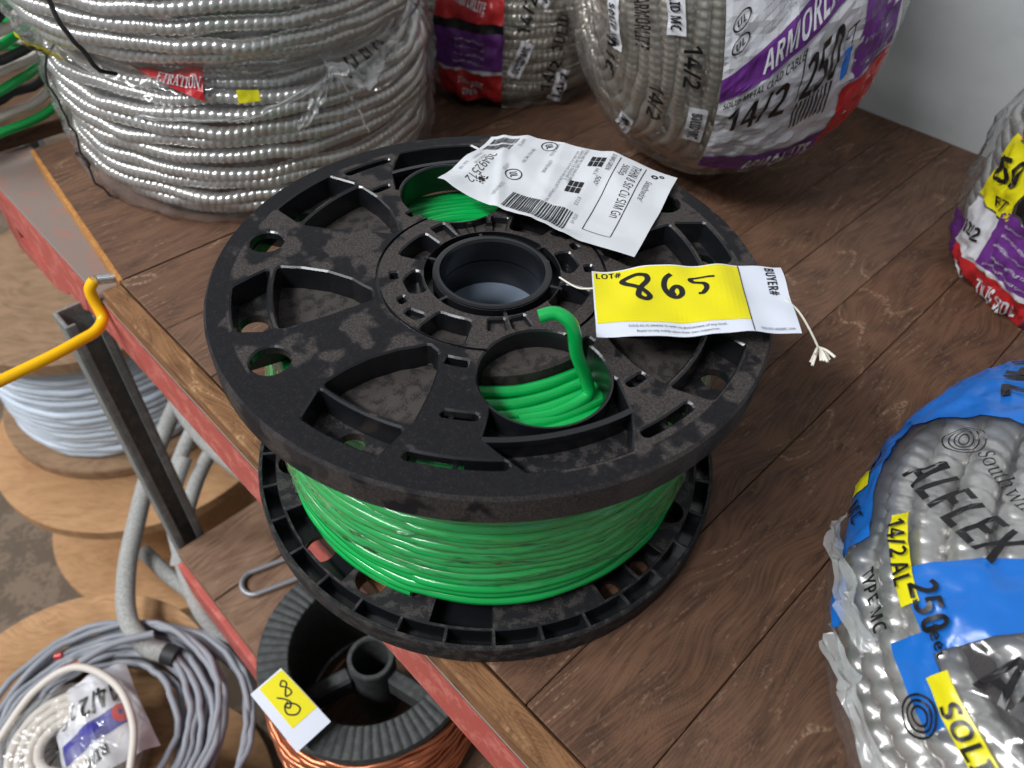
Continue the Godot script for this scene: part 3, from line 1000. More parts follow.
func small_tag():
	var t := thing("lot_tag", "small yellow and white lot tag handwritten 860 on the copper wire spool", "tag", Vector3(-0.17, -0.29, 0.068))
	var a := Vector3(-0.1857, -0.285, 0.0316)
	var b := Vector3(-0.1321, -0.284, 0.0794)
	var c := Vector3(-0.1568, -0.284, 0.1055)
	var d := Vector3(-0.2083, -0.286, 0.0558)
	# x runs from corner a to b (0.072), y from d side (0) to a side (0.034)
	var fn := func(x, y, off := 0.0):
		var u: float = x / 0.072
		var v: float = y / 0.034
		var q := d.lerp(c, u).lerp(a.lerp(b, u), v)
		q.y += off + 0.002 * sin(u * PI)
		return q - t.position
	var mb := MB.new()
	var p := PackedVector3Array()
	for i in 13:
		for j in 7:
			p.append(fn.call(0.072 * i / 12.0, 0.034 * j / 6.0))
	mb.grid(p, 13, 7, false, false, false)
	put("card", mb.mesh(), M.tag_white, t)
	var on := func(x, y): return fn.call(x, y, 0.0003)
	var on2 := func(x, y): return fn.call(x, y, 0.0006)
	mb = MB.new()
	bar(mb, 0.002, 0.0085, 0.0535, 0.0335, on, 8, 4)
	put("yellow_panel", mb.mesh(), M.tag_yellow, t)
	mb = MB.new()
	# the figures stand across the card
	var S := func(x: float, y: float) -> Vector2: return Vector2(x, y)
	stroke(mb, [S.call(0.014, 0.023), S.call(0.011, 0.027), S.call(0.016, 0.0285), S.call(0.021, 0.024), S.call(0.026, 0.021), S.call(0.027, 0.026), S.call(0.022, 0.027), S.call(0.014, 0.023)], 0.0016, on2, 0.8)
	stroke(mb, [S.call(0.021, 0.0145), S.call(0.028, 0.019), S.call(0.034, 0.0205), S.call(0.037, 0.017), S.call(0.033, 0.0155), S.call(0.031, 0.019)], 0.0016, on2, 0.8)
	stroke(mb, [S.call(0.036, 0.0130), S.call(0.032, 0.0165), S.call(0.037, 0.022), S.call(0.044, 0.023), S.call(0.046, 0.018), S.call(0.041, 0.013), S.call(0.036, 0.0130)], 0.0016, on2, 0.8)
	put("handwriting", mb.mesh(), M.ink, t)

# ---------------------------------------------------------------- rack
func build_rack():
	var rot := Basis(Vector3.UP, -RACK)
	rng.seed = 3
	# deck: planks run from the back wall to the edge board
	var dk := thing("shelf_deck", "worn dark brown wooden plank deck carrying the black spool and cable coils", "shelf deck", T(0, -0.018, 0.1), -RACK)
	var cuts := [-0.60, -0.34, -0.26, -0.19, -0.11, -0.03, 0.03, 0.086, 0.14, 0.207, 0.285, 0.36, 0.44, 0.52, 0.60, 0.68, 0.76, 0.84]
	for i in cuts.size() - 1:
		var w: float = cuts[i + 1] - cuts[i]
		var front: float = 0.1025
		var back := -0.688
		var mb := MB.new()
		var lift := rng.randf_range(-0.0006, 0.0)
		if i == 0:     # the end board is cut askew along its front
			var q := [Vector3(-0.6, 0, -0.788), Vector3(-0.3412, 0, -0.788), Vector3(-0.3412, 0, -0.0002), Vector3(-0.6, 0, -0.0272)]
			var up := Vector3(0, 0.018, 0)
			var k0 := mb.v.size()
			mb.quad(q[3] + up, q[2] + up, q[1] + up, q[0] + up)
			for e in 4:
				mb.quad(q[e], q[e] + up, q[(e + 1) % 4] + up, q[(e + 1) % 4])
			for e in range(k0, mb.v.size()):
				mb.uv[e] = Vector2(mb.v[e].z, mb.v[e].x + mb.v[e].y)
			put("plank", mb.mesh(), M.wood[1], dk)
			continue
		mb.box(Vector3(cuts[i] + w * 0.5, 0.009 + lift, (front + back) * 0.5 - 0.1), Vector3(w - 0.0005, 0.018, front - back), 0.0006, Basis.IDENTITY, Vector2(rng.randf() * 3.0, rng.randf() * 3.0))
		put("plank", mb.mesh(), M.wood[i % 4], dk)
	var mb := MB.new()
	mb.box(Vector3(0.26, 0.0088, 0.0115), Vector3(1.197, 0.0185, 0.0165), 0.0016, Basis.IDENTITY, Vector2(0.3, 0.1))
	# grain of the edge board runs along it
	for i in mb.uv.size():
		mb.uv[i] = Vector2(mb.v[i].x, mb.v[i].z + mb.v[i].y)
	put("edge_board", mb.mesh(), M.wood_edge, dk)
	mb = MB.new()
	mb.box(Vector3(-0.470, 0.0089, -0.0120), Vector3(0.260, 0.0182, 0.0040), 0.0006, Basis(Vector3.UP, -0.104))
	put("raw_edge", mb.mesh(), M.wood_raw, dk).set_meta("label", "splintered raw orange wood edge")
	# red steel beam with a ledge and a connector plate at the post
	var bm := thing("rack_beam", "faded red steel beam under the edge of the plank deck", "beam", T(0, -0.075, 0.11), -RACK)
	mb = MB.new()
	mb.box(Vector3(0.13, 0.0285, 0.0075), Vector3(1.56, 0.057, 0.005), 0.001)
	mb.box(Vector3(0.13, 0.0030, -0.012), Vector3(1.56, 0.005, 0.036), 0.001)
	put("web", mb.mesh(), M.red, bm)
	mb = MB.new()
	mb.box(Vector3(0.13, 0.0555, -0.0175), Vector3(1.56, 0.0035, 0.055), 0.001)
	put("ledge", mb.mesh(), M.ledge, bm).set_meta("label", "grimy grey top ledge of the beam")
	var pl := CSGCombiner3D.new()
	pl.name = "connector_plate"
	bm.add_child(pl, true)
	var cp := CSGPolygon3D.new()
	cp.polygon = PackedVector2Array([Vector2(-0.64, 0.052), Vector2(-0.39, 0.052), Vector2(-0.425, -0.002), Vector2(-0.445, -0.012), Vector2(-0.475, -0.010), Vector2(-0.49, -0.022), Vector2(-0.53, -0.040), Vector2(-0.64, -0.045)])
	cp.depth = 0.005
	cp.position = Vector3(0, 0, 0.0104)
	cp.material = M.red
	pl.add_child(cp)
	var slot := CSGBox3D.new()
	slot.size = Vector3(0.075, 0.013, 0.04)
	slot.position = Vector3(-0.560, -0.004, 0.0)
	slot.operation = CSGShape3D.OPERATION_SUBTRACTION
	slot.material = M.red
	pl.add_child(slot)
	# posts: steel channels
	for q in [[-0.432, 0.128, "dark grey steel channel post standing below the red beam", -0.0785, -0.999], [-1.32, -0.065, "grey steel post standing behind the stacked cable coils", 0.7, -0.999]]:
		var po := thing("rack_post", q[2], "post", T(q[0], q[4], q[1]), -RACK + PI / 2)
		mb = MB.new()
		var hh: float = q[3] - q[4]
		mb.box(Vector3(-0.016, hh / 2, 0), Vector3(0.004, hh, 0.030), 0.001)
		mb.box(Vector3(0.016, hh / 2, 0), Vector3(0.004, hh, 0.030), 0.001)
		mb.box(Vector3(-0.0120, hh / 2, 0.0140), Vector3(0.008, hh, 0.003), 0.0008)
		mb.box(Vector3(0.0120, hh / 2, 0.0140), Vector3(0.008, hh, 0.003), 0.0008)
		put("channel", mb.mesh(), M.post, po)
		mb = MB.new()
		mb.box(Vector3(0, hh / 2, -0.0135), Vector3(0.028, hh, 0.003), 0.0005)
		put("back_web", mb.mesh(), M.post, po)
	# the next bay's shelf, past the end of the deck
	var nb_ := thing("shelf_deck", "plank shelf of the next bay under the green and white wires", "shelf deck", T(0, -0.018, 0.1), -RACK)
	for i in 3:
		mb = MB.new()
		mb.box(Vector3(-0.705 - 0.112 * i, 0.008, -0.295), Vector3(0.110, 0.016, 0.59), 0.001, Basis.IDENTITY, Vector2(i * 0.4, i * 0.7))
		put("plank", mb.mesh(), M.wood[i], nb_)
	# screw-in hook
	var hk := thing("utility_hook", "yellow vinyl coated screw hook driven into the shelf edge", "hook", Vector3(-0.3238, 0.0, -0.1856))
	mb = MB.new()
	var h0 := hk.position
	var hp := PackedVector3Array([Vector3(-0.3310, 0.0005, -0.1722), Vector3(-0.3350, -0.0045, -0.1688), Vector3(-0.3358, -0.012, -0.1672), Vector3(-0.3335, -0.022, -0.1648), Vector3(-0.3300, -0.0305, -0.1590), Vector3(-0.3318, -0.033, -0.1465), Vector3(-0.3400, -0.033, -0.1345), Vector3(-0.3565, -0.033, -0.1138), Vector3(-0.3885, -0.033, -0.0802), Vector3(-0.43, -0.033, -0.036)])
	for i in hp.size():
		hp[i] -= h0
	mb.tube(smooth_path(hp, 0.003), 0.0047, 14)
	put("coated_rod", mb.mesh(), M.yellow_rod, hk)
	mb = MB.new()
	var sc0 := Vector3(-0.3312, 0.0005, -0.1721) - h0
	var sc1 := Vector3(-0.3215, -0.006, -0.1840) - h0
	var sp_ := PackedVector3Array()
	var rr := PackedFloat32Array()
	for i in 41:
		sp_.append(sc0.lerp(sc1, i / 40.0))
		rr.append(0.0036 + 0.0007 * (1.0 if i % 4 < 2 else 0.0))
	mb.tube(sp_, rr, 12)
	put("screw_thread", mb.mesh(), M.zinc, hk).set_meta("label", "bare zinc screw thread")
	# lower deck
	var ld := thing("shelf_deck", "lower brown plank shelf carrying the copper wire spool", "shelf deck", T(0, -0.475, 0.15), -RACK)
	var lc := [-0.410, -0.315, -0.215, -0.115, -0.015, 0.085, 0.185]
	for i in lc.size() - 1:
		var w: float = lc[i + 1] - lc[i]
		mb = MB.new()
		mb.box(Vector3(lc[i] + w * 0.5, 0.0125, -0.31), Vector3(w - 0.002, 0.025, 0.62), 0.0012, Basis.IDENTITY, Vector2(i * 0.37, i * 0.61))
		put("plank", mb.mesh(), M.wood_low, ld)
	var lb := thing("rack_beam", "red steel beam along the edge of the lower plank shelf", "beam", T(0, -0.56, 0.15), -RACK)
	mb = MB.new()
	mb.box(Vector3(-0.11, 0.042, 0.004), Vector3(0.60, 0.084, 0.006), 0.001)
	mb.box(Vector3(-0.11, 0.082, -0.016), Vector3(0.60, 0.004, 0.036), 0.001)
	put("web", mb.mesh(), M.red, lb)

# ---------------------------------------------------------------- coils on the deck
func build_coils():
	rng.seed = 12
	var small := []
	for r0 in [0.16, 0.125, 0.09, 0.055]:
		var a := [r0]
		for k in 2:
			a.append(armor_ring(r0, 0.0060, 0.0062, 5, 10, 300 + k + int(r0 * 1000), 0.003))
		small.append(a)
	var big := []
	for r0 in [0.165, 0.13, 0.10]:
		var a := [r0]
		for k in 2:
			a.append(armor_ring(r0, 0.0088, 0.0098, 6, 14, 340 + k + int(r0 * 1000), 0.004))
		big.append(a)
	# A: lower coil of the stack at the back left
	var A := new_coil(Vector3(-0.247, 0.0665, -0.43), 0.128, 0.047, 0.065, 0.42, 401)
	A.amp = 0.0045
	A.ground = 0.0
	A.setup()
	var na := thing("cable_coil", "silver armoured cable coil in clear plastic, under another coil", "cable coil", Vector3(-0.247, 0, -0.43))
	fill_coil(A, na, small, 0.0118, -85, 120, M.armor)
	bag(A, na, "plastic_bag", M.bag, 0.0, TAU, -0.10, 0.12, 220, 50)
	var mb := MB.new()
	var fa := on_coil(A, na, deg_to_rad(85), 0.064, false, 0.0022)
	# red printed corner of the bag
	for i in 14:
		var x0 := -0.066 * (1.0 - i / 14.0)
		var x1 := -0.066 * (1.0 - (i + 1) / 14.0)
		for j in 4:
			var l0 := lerpf(0.014, 0.014 - 0.024 * i / 14.0, j / 4.0)
			var l1 := lerpf(0.014, 0.014 - 0.024 * i / 14.0, (j + 1) / 4.0)
			var r0 := lerpf(0.014, 0.014 - 0.024 * (i + 1) / 14.0, j / 4.0)
			var r1 := lerpf(0.014, 0.014 - 0.024 * (i + 1) / 14.0, (j + 1) / 4.0)
			mb.quad(fa.call(x0, l1), fa.call(x1, r1), fa.call(x1, r0), fa.call(x0, l0))
	put("printed_corner", mb.mesh(), M.print_red, na).set_meta("label", "red printed corner of the bag")
	mb = MB.new()
	write(mb, "ETRATION", -0.019, 0.004, 0.0080, 0.036, -0.12, on_coil(A, na, deg_to_rad(85), 0.064, false, 0.0036), true, true, 0.01)
	put("lettering", mb.mesh(), M.print_white, na)
	bag(A, na, "yellow_print", M.print_yellow, deg_to_rad(71.5), deg_to_rad(77), 0.052, 0.061, 6, 4, 0.0016)
	mb = MB.new()
	write(mb, "ALFLEX", 0.0, 0.0, 0.017, 0.058, 0.12, on_coil(A, na, deg_to_rad(38), 0.064, false, 0.0026), true, false, 0.012)
	put("black_print", mb.mesh(), M.print_black, na)
	mb = MB.new()
	var ties := PackedVector3Array()
	for i in 22:
		ties.append(A.pt(deg_to_rad(134.0 + 1.0 * sin(i * 0.4) - (0.0 if i < 15 else (i - 15) * 0.9)), lerpf(0.075, -0.070, i / 21.0), 0.003) - na.position)
	mb.tube(ties, 0.0010, 6)
	var lp := PackedVector3Array()
	for i in 20:
		lp.append(A.pt(deg_to_rad(135.0) + cos(TAU * i / 20) * 0.045, -0.030 + sin(TAU * i / 20) * 0.007, 0.004) - na.position)
	mb.tube(lp, 0.0011, 6, true)
	put("tie_wire", mb.mesh(), M.wire_tie, na)
	# gathered neck of the bag and its loose tail
	torn(na, A, [[52, 0.064], [44, 0.052], [34, 0.060], [24, 0.066]], 0.016, 431)
	torn(na, A, [[51, 0.064], [49, 0.046], [46, 0.030], [45, 0.012]], 0.012, 432)
	torn(na, A, [[52, 0.062], [58, 0.046], [64, 0.028]], 0.010, 433)
	torn(na, A, [[53, 0.060], [75, 0.042], [104, 0.040]], 0.004, 434)
	# B: on top of it
	var B := new_coil(Vector3(-0.255, 0.187, -0.43), 0.126, 0.056, 0.051, 0.55, 402)
	B.ground = 0.1345
	B.setup()
	var nb := thing("cable_coil", "silver armoured cable coil in clear plastic, topmost of its stack", "cable coil", Vector3(-0.255, 0.1345, -0.43))
	fill_coil(B, nb, small, 0.0125, -80, 130, M.armor)
	bag(B, nb, "plastic_bag", M.bag, 0.0, TAU, -0.09, 0.11, 200, 40)
	bag(B, nb, "yellow_print", M.print_yellow, deg_to_rad(118), deg_to_rad(138), -0.050, -0.038, 10, 4, 0.0016)
	mb = MB.new()
	write(mb, "ALFLEX", 0.0, 0.0, 0.0075, 0.045, 0.05, on_coil(B, nb, deg_to_rad(128), -0.044, false, 0.003), true, false, 0.02)
	put("lettering", mb.mesh(), M.print_black, nb)
	mb = MB.new()
	ties = PackedVector3Array()
	for i in 16:
		ties.append(B.pt(deg_to_rad(lerpf(114.0, 105.0, i / 15.0)), lerpf(0.03, -0.055, i / 15.0), 0.003) - nb.position)
	mb.tube(ties, 0.0018, 6)
	put("tie_wire", mb.mesh(), M.wire_tie, nb)
	# C: behind the spool
	var Cc := new_coil(Vector3(0.010, 0.0735, -0.630), 0.088, 0.043, 0.0725, 0.6, 403)
	Cc.amp = 0.006
	Cc.ground = 0.0
	Cc.setup()
	var nc := thing("cable_coil", "armoured cable coil with red and purple printed wrapper behind the spool", "cable coil", Vector3(0.010, 0, -0.630))
	fill_coil(Cc, nc, small, 0.0122, -80, 120, M.armor_warm)
	bag(Cc, nc, "plastic_bag", M.bag_dull, 0.0, TAU, -0.09, 0.12, 180, 40)
	label_block(Cc, nc, 92, 124, [[-0.075, -0.062, M.print_black], [-0.062, -0.030, M.print_red], [-0.030, -0.026, M.print_white], [-0.026, 0.014, M.purple], [0.014, 0.024, M.print_black], [0.024, 0.062, M.print_red], [0.062, 0.085, M.purple]])
	mb = MB.new()
	write(mb, "THIS SIDE\nOPEN", 0.0, 0.0, 0.018, 0.028, -0.15, on_coil(Cc, nc, deg_to_rad(107), -0.046, false, 0.004), true, false, 0.02)
	write(mb, "ARMORLITE", 0.0, 0.0, 0.010, 0.034, -0.2, on_coil(Cc, nc, deg_to_rad(107), 0.042, false, 0.004), true, false, 0.02)
	for k in 4:
		write(mb, "type MC cable 250 ft coil", 0.0, 0.0, 0.003, 0.032, -0.1, on_coil(Cc, nc, deg_to_rad(107), 0.006 - 0.008 * k, false, 0.004), false, false, 0.02)
	put("lettering", mb.mesh(), M.print_white, nc)
	white_tabs(Cc, nc, [[84, -0.012, 1.2, "SOLID MC"], [70, 0.058, 0.8, "SOLID MC"], [64, -0.045, 1.4, "14/2"]], ["14/2", "SOLID"], [[82, 0.034], [66, 0.014], [70, -0.03]])
	# D: standing on its rim with the printed wrapper
	var yaw := -0.6
	var tilt := -0.19
	var axis := D2 * cos(yaw) + D1 * sin(yaw)
	var hh := axis.cross(Vector3.UP)
	var ax2 := axis * cos(tilt) + Vector3.UP * sin(tilt)
	var D := new_coil(Vector3(0.1917, 0.200, -0.4242), 0.072, 0.122, 0.120, 0.99, 404)
	D.e1 = hh
	D.ax = ax2
	D.e2 = hh.cross(ax2).normalized()
	D.amp = 0.003
	D.ground = 0.0
	D.setup()
	var nd := thing("cable_coil", "fat armoured cable coil in a purple and white printed wrapper", "cable coil", Vector3(0.1917, 0, -0.4242))
	fill_coil(D, nd, small, 0.0128, -60, 120, M.armor_warm, 0.003)
	bag(D, nd, "plastic_bag", M.bag_dull, 0.0, TAU, -0.14, 0.25, 180, 60)
	wrapper(D, nd)
	white_tabs(D, nd, [[204, 0.076, PI, "SOLID MC"], [171, 0.097, PI, "SOLID MC"], [180, 0.160, PI, "SOLID MC"], [226, 0.136, PI, "MC"]], ["14/2", "ARMORLITE", "14/2", "MC"], [[186, 0.084], [176, 0.126], [201, 0.112], [196, 0.165]], true)
	# E: right, with yellow, purple and red print
	var Ecoil := new_coil(Vector3(0.545, 0.0805, -0.21), 0.085, 0.046, 0.079, 0.62, 405)
	Ecoil.amp = 0.005
	Ecoil.ground = 0.0
	Ecoil.setup()
	var ne := thing("cable_coil", "armoured cable coil in purple, yellow and red wrapper by the wall", "cable coil", Vector3(0.545, 0, -0.21))
	fill_coil(Ecoil, ne, small, 0.0122, -80, 130, M.armor)
	bag(Ecoil, ne, "plastic_bag", M.bag, 0.0, TAU, -0.10, 0.13, 180, 40)
	label_block(Ecoil, ne, 146, 187, [[-0.082, -0.052, M.print_red], [-0.052, -0.047, M.print_white]])
	label_block(Ecoil, ne, 147, 172, [[-0.047, 0.004, M.purple]])
	label_block(Ecoil, ne, 172, 187, [[-0.047, -0.006, M.print_white]])
	label_block(Ecoil, ne, 187, 200, [[-0.075, -0.030, M.purple]])
	label_block(Ecoil, ne, 169, 188, [[-0.004, 0.050, M.print_yellow]])
	label_block(Ecoil, ne, 150, 168, [[0.006, 0.040, M.print_black]])
	label_block(Ecoil, ne, 150, 186, [[0.052, 0.080, M.print_red]])
	label_block(Ecoil, ne, 155, 215, [[0.080, 0.100, M.purple]])
	label_block(Ecoil, ne, 128, 147, [[-0.082, -0.030, M.print_blue]])
	mb = MB.new()
	write(mb, "THIS SIDE", 0.0, 0.0, 0.015, 0.040, 0.0, on_coil(Ecoil, ne, deg_to_rad(160), -0.067, false, 0.004), true, false, 0.01)
	circle_mark(mb, 0.0, 0.0, 0.008, 0.002, on_coil(Ecoil, ne, deg_to_rad(179), -0.066, false, 0.004))
	for k in 5:
		write(mb, "aluminium armour cable", 0.0, 0.0, 0.003, 0.042, 0.0, on_coil(Ecoil, ne, deg_to_rad(159), -0.004 - 0.009 * k, false, 0.004), false, false, 0.02)
	write(mb, "AL", 0.0, 0.0, 0.012, 0.018, 0.0, on_coil(Ecoil, ne, deg_to_rad(160), 0.022, false, 0.004), true, false, 0.01)
	put("lettering", mb.mesh(), M.print_white, ne)
	mb = MB.new()
	write(mb, "250", 0.0, 0.0, 0.020, 0.032, 0.3, on_coil(Ecoil, ne, deg_to_rad(179), 0.028, false, 0.004), true, false, 0.01)
	put("black_print", mb.mesh(), M.print_black, ne)
	mb = MB.new()
	write(mb, "FT", 0.0, 0.0, 0.009, 0.012, 0.1, on_coil(Ecoil, ne, deg_to_rad(174), 0.006, false, 0.004), true, false, 0.01)
	put("black_print", mb.mesh(), M.print_black, ne)
	mb = MB.new()
	write(mb, "12/2", 0.0, 0.0, 0.012, 0.022, 0.1, on_coil(Ecoil, ne, deg_to_rad(180), -0.028, false, 0.004), true, false, 0.01)
	put("black_print", mb.mesh(), M.print_black, ne)
	# F: big cable coil in the right foreground
	var F := new_coil(Vector3(0.370, 0.0715, 0.2), 0.115, 0.082, 0.070, 0.85, 406)
	F.amp = 0.0028
	F.ground = 0.0
	F.setup()
	var nf := thing("cable_coil", "thick armoured cable coil in clear bag with blue bands and black print", "cable coil", Vector3(0.370, 0, 0.2))
	fill_coil(F, nf, big, 0.0180, -75, 150, M.armor)
	bag(F, nf, "plastic_bag", M.bag, 0.0, TAU, -0.11, 0.17, 220, 56)
	bag(F, nf, "blue_band", M.print_blue, deg_to_rad(181), deg_to_rad(192.5), 0.050, 0.165, 16, 36, 0.0012)
	bag(F, nf, "blue_band", M.print_blue, deg_to_rad(173), deg_to_rad(184), 0.036, 0.052, 12, 8, 0.0014)
	bag(F, nf, "blue_band", M.print_blue, deg_to_rad(224), deg_to_rad(262), -0.02, 0.165, 30, 46, 0.0012)
	bag(F, nf, "blue_band", M.print_blue, deg_to_rad(200), deg_to_rad(226), 0.010, 0.034, 26, 10, 0.0012)
	bag(F, nf, "blue_band", M.print_blue, deg_to_rad(191), deg_to_rad(197), -0.002, 0.014, 8, 6, 0.0012)
	bag(F, nf, "yellow_print", M.print_yellow, deg_to_rad(187.5), deg_to_rad(202), 0.046, 0.054, 18, 4, 0.0020)
	bag(F, nf, "yellow_print", M.print_yellow, deg_to_rad(160), deg_to_rad(178.5), 0.046, 0.055, 20, 5, 0.0024)
	bag(F, nf, "yellow_print", M.print_yellow, deg_to_rad(211), deg_to_rad(216), 0.012, 0.026, 8, 6, 0.0022)
	bag(F, nf, "yellow_print", M.print_yellow, deg_to_rad(262), deg_to_rad(270), 0.0, 0.16, 8, 30, 0.0014)
	mb = MB.new()
	write(mb, "ALFLEX", 0.0, 0.0, 0.0185, 0.062, 0.55, on_coil(F, nf, deg_to_rad(201.5), 0.074, false, 0.0032), true, false, 0.008)
	write(mb, "Southwire", 0.0, 0.0, 0.0070, 0.044, 0.5, on_coil(F, nf, deg_to_rad(207), 0.092, false, 0.0032), false, true, 0.008)
	for k in 4:
		circle_mark(mb, 0.0, 0.0, 0.0095 - 0.0020 * k, 0.0008, on_coil(F, nf, deg_to_rad(216), 0.072, false, 0.0032), 0.95 - 0.1 * k)
	write(mb, "ALFLEX", 0.0, 0.0, 0.0185, 0.062, 0.5, on_coil(F, nf, deg_to_rad(168), 0.084, false, 0.0032), true, false, 0.008)
	write(mb, "SOLID", 0.0, 0.0, 0.0070, 0.032, 0.0, on_coil(F, nf, deg_to_rad(170), 0.0505, false, 0.0040), true, false, 0.008)
	write(mb, "250", 0.0, 0.0, 0.011, 0.022, 0.0, on_coil(F, nf, deg_to_rad(186.5), 0.057, false, 0.0034), true, false, 0.008)
	write(mb, "feet", 0.0, 0.0, 0.005, 0.014, 0.0, on_coil(F, nf, deg_to_rad(182.0), 0.056, false, 0.0034), true, false, 0.008)
	write(mb, "14/2 AL", 0.0, 0.0, 0.0070, 0.034, 0.0, on_coil(F, nf, deg_to_rad(195), 0.0500, false, 0.0040), true, false, 0.008)
	write(mb, "14/2", 0.0, 0.0, 0.024, 0.05, 0.4, on_coil(F, nf, deg_to_rad(240), 0.075, false, 0.0032), true, false, 0.008)
	write(mb, "TYPE MC", 0.0, 0.0, 0.007, 0.030, 0.0, on_coil(F, nf, deg_to_rad(190), 0.034, false, 0.0032), true, false, 0.008)
	write(mb, "MC", 0.0, 0.0, 0.008, 0.014, 0.4, on_coil(F, nf, deg_to_rad(206), 0.022, false, 0.0032), true, false, 0.008)
	for k in 3:
		circle_mark(mb, 0.0, 0.0, 0.0085 - 0.0022 * k, 0.0010, on_coil(F, nf, deg_to_rad(175), 0.038, false, 0.0034), 0.9)
	put("black_print", mb.mesh(), M.print_black, nf)
	torn(nf, F, [[208, 0.004], [200, 0.012], [192, 0.020], [184, 0.028]], 0.012, 451)
	torn(nf, F, [[190, 0.000], [182, 0.008], [172, 0.008], [160, 0.014]], 0.014, 452)
	# green and white wire beyond the end of the deck
	var gw := thing("wire_bundle", "hank of green and white wires behind the silver coils", "wire", Vector3(-0.60, 0.02, -0.47))
	var cols := [M.green, M.white_cable, M.black_jacket]
	for g in 3:
		mb = MB.new()
		for i in 4:
			var yy := -0.01 + (i * 3 + g) * 0.0125
			mb.tube(PackedVector3Array(Array(ring_path(Vector3(0, yy, 0), 0.125 - 0.004 * ((i + g) % 3), 60, 0.006, 500 + i * 3 + g))), 0.0048, 8, true)
		put("wire", mb.mesh(), cols[g], gw)

# a twisted strip of torn film standing off the bag
func torn(node: Node3D, k: Coil, way: Array, width: float, seed_: int):
	var mb := MB.new()
	var p := PackedVector3Array()
	var f := noise(seed_, 1.0, 3)
	var nu := 26
	for i in nu + 1:
		var g := float(i) / nu * (way.size() - 1)
		var q := mini(int(g), way.size() - 2)
		var fr := smoothstep(0.0, 1.0, g - q)
		var a := deg_to_rad(lerpf(way[q][0], way[q + 1][0], fr))
		var w: float = lerpf(way[q][1], way[q + 1][1], fr)
		var an := deg_to_rad(lerpf(way[q][0], way[q + 1][0], minf(fr + 0.1, 1.0)))
		for j in 9:
			var v := j / 8.0 - 0.5
			var wd := width * (0.7 + 0.7 * absf(f.get_noise_2d(i * 0.1, 1.0)))
			p.append(k.pt(a + v * wd * 3.0 * absf(way[q + 1][1] - way[q][1]) / 0.03, w + v * wd, 0.004 + 0.004 * f.get_noise_2d(i * 0.12, v * 2.5) + 0.003 * absf(v)) - node.position)
	mb.grid(p, nu + 1, 9)
	put("torn_film", mb.mesh(), M.bag_thick, node)

func label_block(k: Coil, node: Node3D, a0: float, a1: float, bands: Array):
	for b in bands:
		bag(k, node, "printed_band", b[2], deg_to_rad(a0), deg_to_rad(a1), b[0], b[1], maxi(4, int((a1 - a0) / 1.5)), maxi(3, int((b[1] - b[0]) / 0.004)), 0.0014)

func white_tabs(k: Coil, node: Node3D, tabs: Array, words: Array, spots: Array, sideways := false):
	var mb := MB.new()
	var tx := MB.new()
	for t in tabs:
		var fn := on_coil(k, node, deg_to_rad(t[0]), t[1], sideways, 0.0022)
		var f2 := on_coil(k, node, deg_to_rad(t[0]), t[1], sideways, 0.0034)
		var turn: float = -PI / 2 if sideways else t[2]
		var g := func(x, y):
			var q := Vector2(x, y).rotated(turn)
			return fn.call(q.x, q.y)
		bar(mb, -0.020, -0.0075, 0.020, 0.0075, g, 8, 4)
		put("printed_tab", mb.mesh(), M.print_white, node)
		mb = MB.new()
		write(tx, t[3], 0.0, 0.0, 0.0085, 0.032, turn, f2, true, false, 0.008)
	for i in spots.size():
		write(tx, words[i % words.size()], 0.0, 0.0, 0.014, 0.036, -PI / 2 if sideways else 1.3, on_coil(k, node, deg_to_rad(spots[i][0]), spots[i][1], sideways, 0.003), true, false, 0.01)
	put("black_print", tx.mesh(), M.print_black, node)

